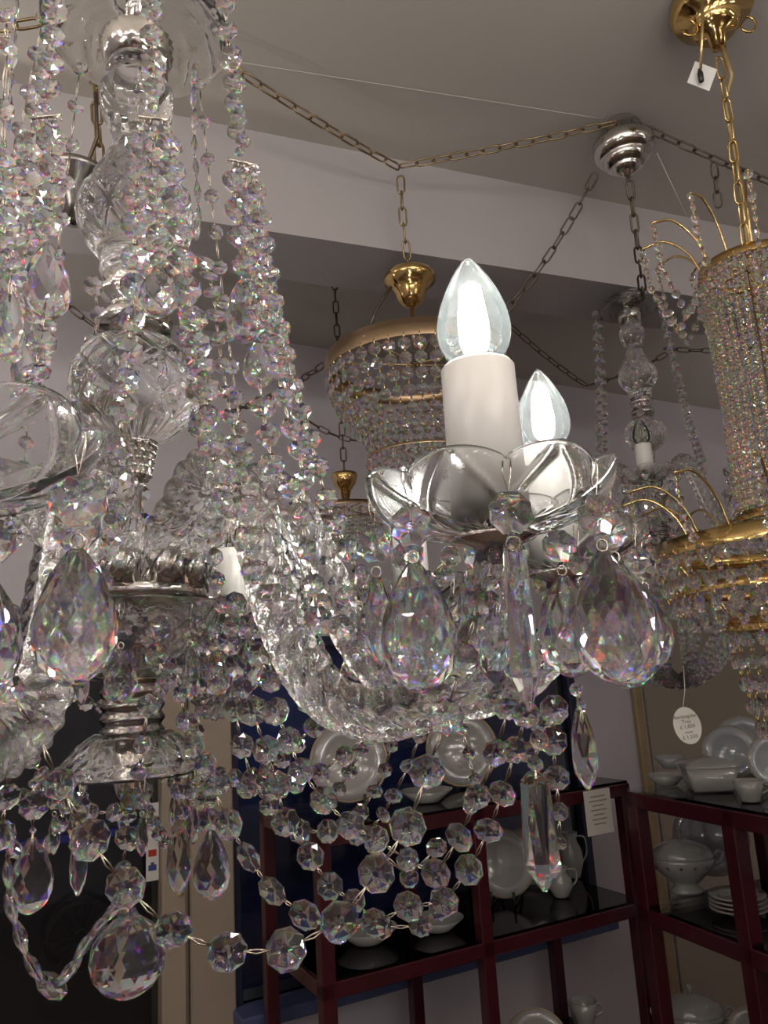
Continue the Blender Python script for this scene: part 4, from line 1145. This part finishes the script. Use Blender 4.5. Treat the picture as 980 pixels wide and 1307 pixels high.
for i in range(4):
    q = obj('plate', plate_mb(rr * (1 - .01 * i)), [PORC, PORCR], None, T(p.x, p.y, ZRm + .006 + .0085 * i))
    tag(q, ['gilt rimmed plate at the bottom of the stack beside the flowered tureen', 'second gilt rimmed plate up in the stack beside the flowered tureen', 'third gilt rimmed plate up in the stack beside the flowered tureen', 'topmost gilt rimmed plate of the stack beside the flowered tureen'][i], 'plate', 'stacked gilt plates')
tureen(885, 1307, 42, ZRb, plR(.14), 'white lidded tureen with looped knob on the lowest right shelf', 74)
standing_plate(962, 1300, 34, ZRb, 'white plate on the lowest right shelf beside the lidded tureen', 0, PORC, 0., .3, plR(.2))
ZCt, ZCm, ZCb = 1.2 + eps, zmC + eps, zmC - .36 + eps
_, c, r, f = standing_plate(446, 988, 50, ZCt, 'big round white plate on the window shelf beneath the twisted glass arm', 0, PORC, 0., .2, plC(.2), lift=.008)
stand(c, r, f, 'black easel holding the big round plate beneath the twisted glass arm')
standing_plate(592, 990, 46, ZCt, 'round white platter on the window shelf behind the octagon swag', 0, PORC, 0., .2, plC(.24))
dish(545, 1030, 34, ZCt, plC(.12), 'wide white serving bowl between the two standing plates on the window shelf top')
_, c, r, f = standing_plate(645, 1128, 41, ZCm, 'round white plate with deep well standing on black easel, middle window shelf', 0, PORC, -.2, .22, plC(.2), lift=.008)
stand(c, r, f, 'black easel holding the deep welled plate on the middle window shelf')
standing_plate(678, 1120, 34, ZCm, 'second white plate tucked behind the deep welled plate, middle window shelf', 0, PORC, .2, .22, plC(.28))
dish(560, 1200, 34, ZCm, plC(.12), 'white soup bowl on middle window shelf left of the deep welled plate')
dish(470, 1225, 40, ZCm, plC(.15), 'broad white dish at left end of the middle window shelf')
def pitcher(px, py, wpx, z, n0, label, hs):
    o, n = n0; p = Pp(px, py, o, n); d = depth(p); a = wpx * d / F; h = a * hs; c = Vector((p.x, p.y, z + .001))
    t = thing('jug', label, 'jug', c, 'white jugs at the end of the window shelf'); mb = MB()
    mb.lathe([(0, 0), (a * .6, 0), (a * .65, h * .05), (a, h * .35), (a * .9, h * .6), (a * .55, h * .82), (a * .7, h), (a * .65, h), (a * .5, h * .82), (0, h * .7)], 36); obj('body', mb, PORC, t, T(c))
    mb = MB(); e = rt; mb.tube(smooth_path([c + e * a * .6 + Vector((0, 0, h * .9)), c + e * a * 1.3 + Vector((0, 0, h * .85)), c + e * a * 1.35 + Vector((0, 0, h * .5)), c + e * a * .9 + Vector((0, 0, h * .3))], 12), a * .08, 6); obj('handle', mb, PORC, t)
    mb = MB(); mb.lathe([(a * .3, 0), (a * .2, h * .1), (a * .05, h * .14)], 12, mtx=T(c - e * a * .6 + Vector((0, 0, h * .9)))); obj('spout', mb, PORC, t)
pitcher(718, 1160, 16, ZCm, plC(.14), 'short white jug right of the deep welled plate, nearer the front', 2.2)
pitcher(735, 1150, 15, ZCm, plC(.26), 'taller white jug at right end of the middle window shelf, behind the short jug', 3.6)
standing_plate(684, 1310, 42, ZCb, 'white plate leaning at bottom of picture on the lowest window shelf', 0, PORC, 0., .35, plC(.1))
for i, (px, py, yy, lab) in enumerate([(722, 1290, .12, 'upturned white cup at left front of the cup heap, lowest window shelf'), (760, 1285, .1, 'upturned white cup at right front of the cup heap, lowest window shelf'), (742, 1280, .25, 'upturned white cup at the back of the cup heap, lowest window shelf')]):
    cup(px, py, 18, ZCb, plC(yy), lab, 'cups heaped on the lowest window shelf', hscale=1.2)
cup(742, 1258, 17, ZCb + .062, plC(.14), 'white cup perched on top of the cup heap, lowest window shelf', 'cups heaped on the lowest window shelf', hscale=1.2)
# ---- paper things
def text(s, size, mtx, parent, m):
    cu = bpy.data.curves.new('lettering', 'FONT'); cu.body = s; cu.size = size; cu.align_x = 'CENTER'; cu.extrude = .0001; cu.materials.append(m)
    tmp = bpy.data.objects.new('tmp', cu); col.objects.link(tmp)
    me = bpy.data.meshes.new_from_object(tmp.evaluated_get(bpy.context.evaluated_depsgraph_get()))
    bpy.data.objects.remove(tmp); me.name = 'lettering'
    return place(bpy.data.objects.new('lettering', me), parent, mtx)
def facing(p, yaw=0., tilt=0.):
    v = CAM - p; v.z = 0; v.normalize(); v = Matrix.Rotation(yaw, 3, 'Z') @ v
    x = Vector((0, 0, 1)).cross(v).normalized()
    return basis(p, x, Vector((0, 0, 1)), v) @ Matrix.Rotation(tilt, 4, 'Z')
tp = P(877, 926, 1.12); k_ = 1.12 / F
mb = MB(); mb.lathe([(0, -.0005), (16.5 * k_, -.0005), (16.5 * k_, .0005), (0, .0005)], 48, smooth=False, sy=23 / 16.5)
wt = facing(tp, 0., .12)
ot = obj('price_tag', mb, PAPER, None, wt); tag(ot, 'oval cream paper price tag hanging above the square tureen', 'tag')
for i, (s, sz) in enumerate([('Rectangular', 5.2), ('Tray', 5.2), ('£ 1,850', 5.4), ('now', 4.6), ('£ 1,550', 5.4)]):
    text(s, sz * k_ * 1.15, wt @ T(0, (9.5 - 6.4 * i) * k_, .0008), ot, INK)
mb = MB(); mb.tube([wt @ Vector((0, 21 * k_, 0)), P(874, 880, 1.14), P(872, 850, 1.16)], .0006, 5); obj('thread', mb, PAPER, ot)
p0 = on_wall(764, 1036) + ndir * .14 if False else Pp(764, 1036, SA + ndir * .02, ndir)
k_ = depth(p0) / F
wn = basis(p0, bdir, Vector((0, 0, 1)), ndir) if bdir.cross(Vector((0, 0, 1))).dot(ndir) > 0 else basis(p0, -bdir, Vector((0, 0, 1)), ndir)
mb = MB(); mb.box(-22 * k_, 22 * k_, -27 * k_, 27 * k_, -.0005, .0005, wn); nt_ = obj('paper_notice', mb, PAPER); tag(nt_, 'faded paper notice fixed to the right end of the window shelf', 'notice')
mb = MB()
for i, (w, o2) in enumerate([(12, 0), (15, 0), (10, 0), (13, 0), (9, 0), (12, 0), (10, 0)]):
    y = (18 - 5.5 * i) * k_; mb.box(-w * k_, w * k_, y, y + 1.6 * k_, .0006, .0009, wn)
obj('print', mb, pbsdf('faded_ink', (.36, .28, .24), .8, 0, .1, 50), nt_)
for i, (py, h, lab) in enumerate([(1052, 26, 'narrow white notice stuck on the dark left window, upper of two'), (1098, 24, 'narrow white notice with red and blue pictograms on dark left window, lower of two')]):
    p0 = on_wall(194, py) + ndir * .004; k_ = depth(p0) / F
    wn2 = basis(p0, wn.col[0].to_3d(), Vector((0, 0, 1)), ndir)
    mb = MB(); mb.box(-8 * k_, 8 * k_, -h * k_, h * k_, -.0005, .0005, wn2); n2 = obj('window_notice', mb, PAPERW); tag(n2, lab, 'notice', 'notices on the dark window')
    if i:
        mb = MB(); mb.box(-5 * k_, 5 * k_, 5 * k_, 13 * k_, .0006, .001, wn2); obj('red_pictogram', mb, INKR, n2)
        mb = MB(); mb.box(-5 * k_, 5 * k_, -12 * k_, -5 * k_, .0006, .001, wn2); mb.box(-2 * k_, 2 * k_, -5 * k_, -2 * k_, .0006, .001, wn2); obj('blue_pictogram', mb, INKB, n2)
    else:
        mb = MB(); mb.box(-4 * k_, 4 * k_, 14 * k_, 17 * k_, .0006, .001, wn2); mb.box(-5 * k_, 5 * k_, -2 * k_, -1 * k_, .0006, .001, wn2); obj('print', mb, INK, n2)
# spoked wheel faintly seen in the dark window
pw = on_wall(102, 1192) + ndir * .03; k_ = depth(pw) / F
mb = MB(); mw = basis(pw, wn.col[0].to_3d(), Vector((0, 0, 1)), ndir)
for r in (44, 41, 9): mb.tube([mw @ Vector((r * k_ * math.cos(a), r * k_ * math.sin(a), 0)) for a in [2 * PI * i / 48 for i in range(48)]], .0014, 5, closed=True)
for i in range(16):
    a = 2 * PI * i / 16; mb.tube([mw @ Vector((9 * k_ * math.cos(a), 9 * k_ * math.sin(a), 0)), mw @ Vector((43 * k_ * math.cos(a), 43 * k_ * math.sin(a), 0))], .0009, 5)
tag(obj('spoked_wheel', mb, pbsdf('wheel_dark', (.012, .012, .014), .5, .3, .1, 30)), 'dim round spoked wheel against the dark left window', 'wheel')

# ================================================================== LIGHT
w = bpy.data.worlds.new('world'); sc.world = w; w.use_nodes = True
w.node_tree.nodes['Background'].inputs[0].default_value = (.02, .02, .022, 1); w.node_tree.nodes['Background'].inputs[1].default_value = .5
def fill_lamp(x, y, z, e, c=(1, .88, .74), r=.02):
    l = bpy.data.lights.new('fill_lamp', 'POINT'); l.energy = e; l.color = c; l.shadow_soft_size = r
    o = bpy.data.objects.new('fill_lamp', l); o.location = (x, y, z); col.objects.link(o)
# unseen point lights standing in for other fittings, added for fill and crystal sparkle
random.seed(3)
for (x, y, z, n, rad, e) in [(-.62, .12, 2.2, 6, .16, .6), (.30, .22, 2.28, 6, .15, .55), (-.2, -.5, 2.2, 8, .25, .6), (.85, -.15, 2.2, 8, .22, .55), (-1.15, .55, 2.2, 6, .18, .6), (.5, -1.1, 2.15, 8, .25, .5), (-.9, -1.1, 2.15, 8, .25, .5), (1.45, .45, 2.2, 6, .18, .5), (.42, -.12, 1.78, 6, .14, .45), (-.55, -.2, 1.78, 6, .14, .45), (.1, -.9, 1.55, 6, .2, .4), (1.0, .1, 1.6, 5, .15, .3), (-.9, -.6, 1.5, 6, .2, .4), (.7, -.5, 1.9, 6, .2, .45)]:
    for k in range(n):
        a = 2 * PI * k / n + x; fill_lamp(x + rad * math.cos(a), y + rad * math.sin(a), z + random.uniform(-.04, .04), e, (1, .925, .855), .016)
def fill_spot(x, y, z, e, dx=0., dy=.2, size=150):  # unseen upward spots, added to brighten ceiling, beam and back wall
    l = bpy.data.lights.new('fill_spot', 'SPOT'); l.energy = e; l.color = (1, .92, .85); l.shadow_soft_size = .03; l.spot_size = math.radians(size); l.spot_blend = 1.0
    o = bpy.data.objects.new('fill_spot', l); col.objects.link(o); d = Vector((dx, dy, 1)).normalized()
    o.matrix_world = basis(Vector((x, y, z)), d.orthogonal().normalized(), d.cross(d.orthogonal().normalized()), d) @ Matrix.Rotation(PI, 4, 'X')
for (x, y, z, e) in [(-.75, .0, 1.9, 4.5), (.15, -.35, 1.85, 4.5), (.95, -.1, 1.9, 4.5), (-.3, -1.1, 1.9, 6), (1.0, -1.0, 1.9, 6), (1.55, .75, 1.95, 4), (-1.0, 1.05, 1.85, 8), (1.8, 2.1, 1.85, 8)]:
    fill_spot(x, y, z, e)
vs = sc.view_settings
vs.view_transform = 'Standard'; vs.look = 'None'; vs.exposure = 0.0; vs.gamma = 1.0; vs.use_curve_mapping = False
cy = sc.cycles
cy.max_bounces = 18; cy.transmission_bounces = 16; cy.transparent_max_bounces = 20; cy.glossy_bounces = 6; cy.diffuse_bounces = 3
cy.caustics_reflective = False; cy.caustics_refractive = False
cy.sample_clamp_indirect = 30.0
cy.use_denoising = True
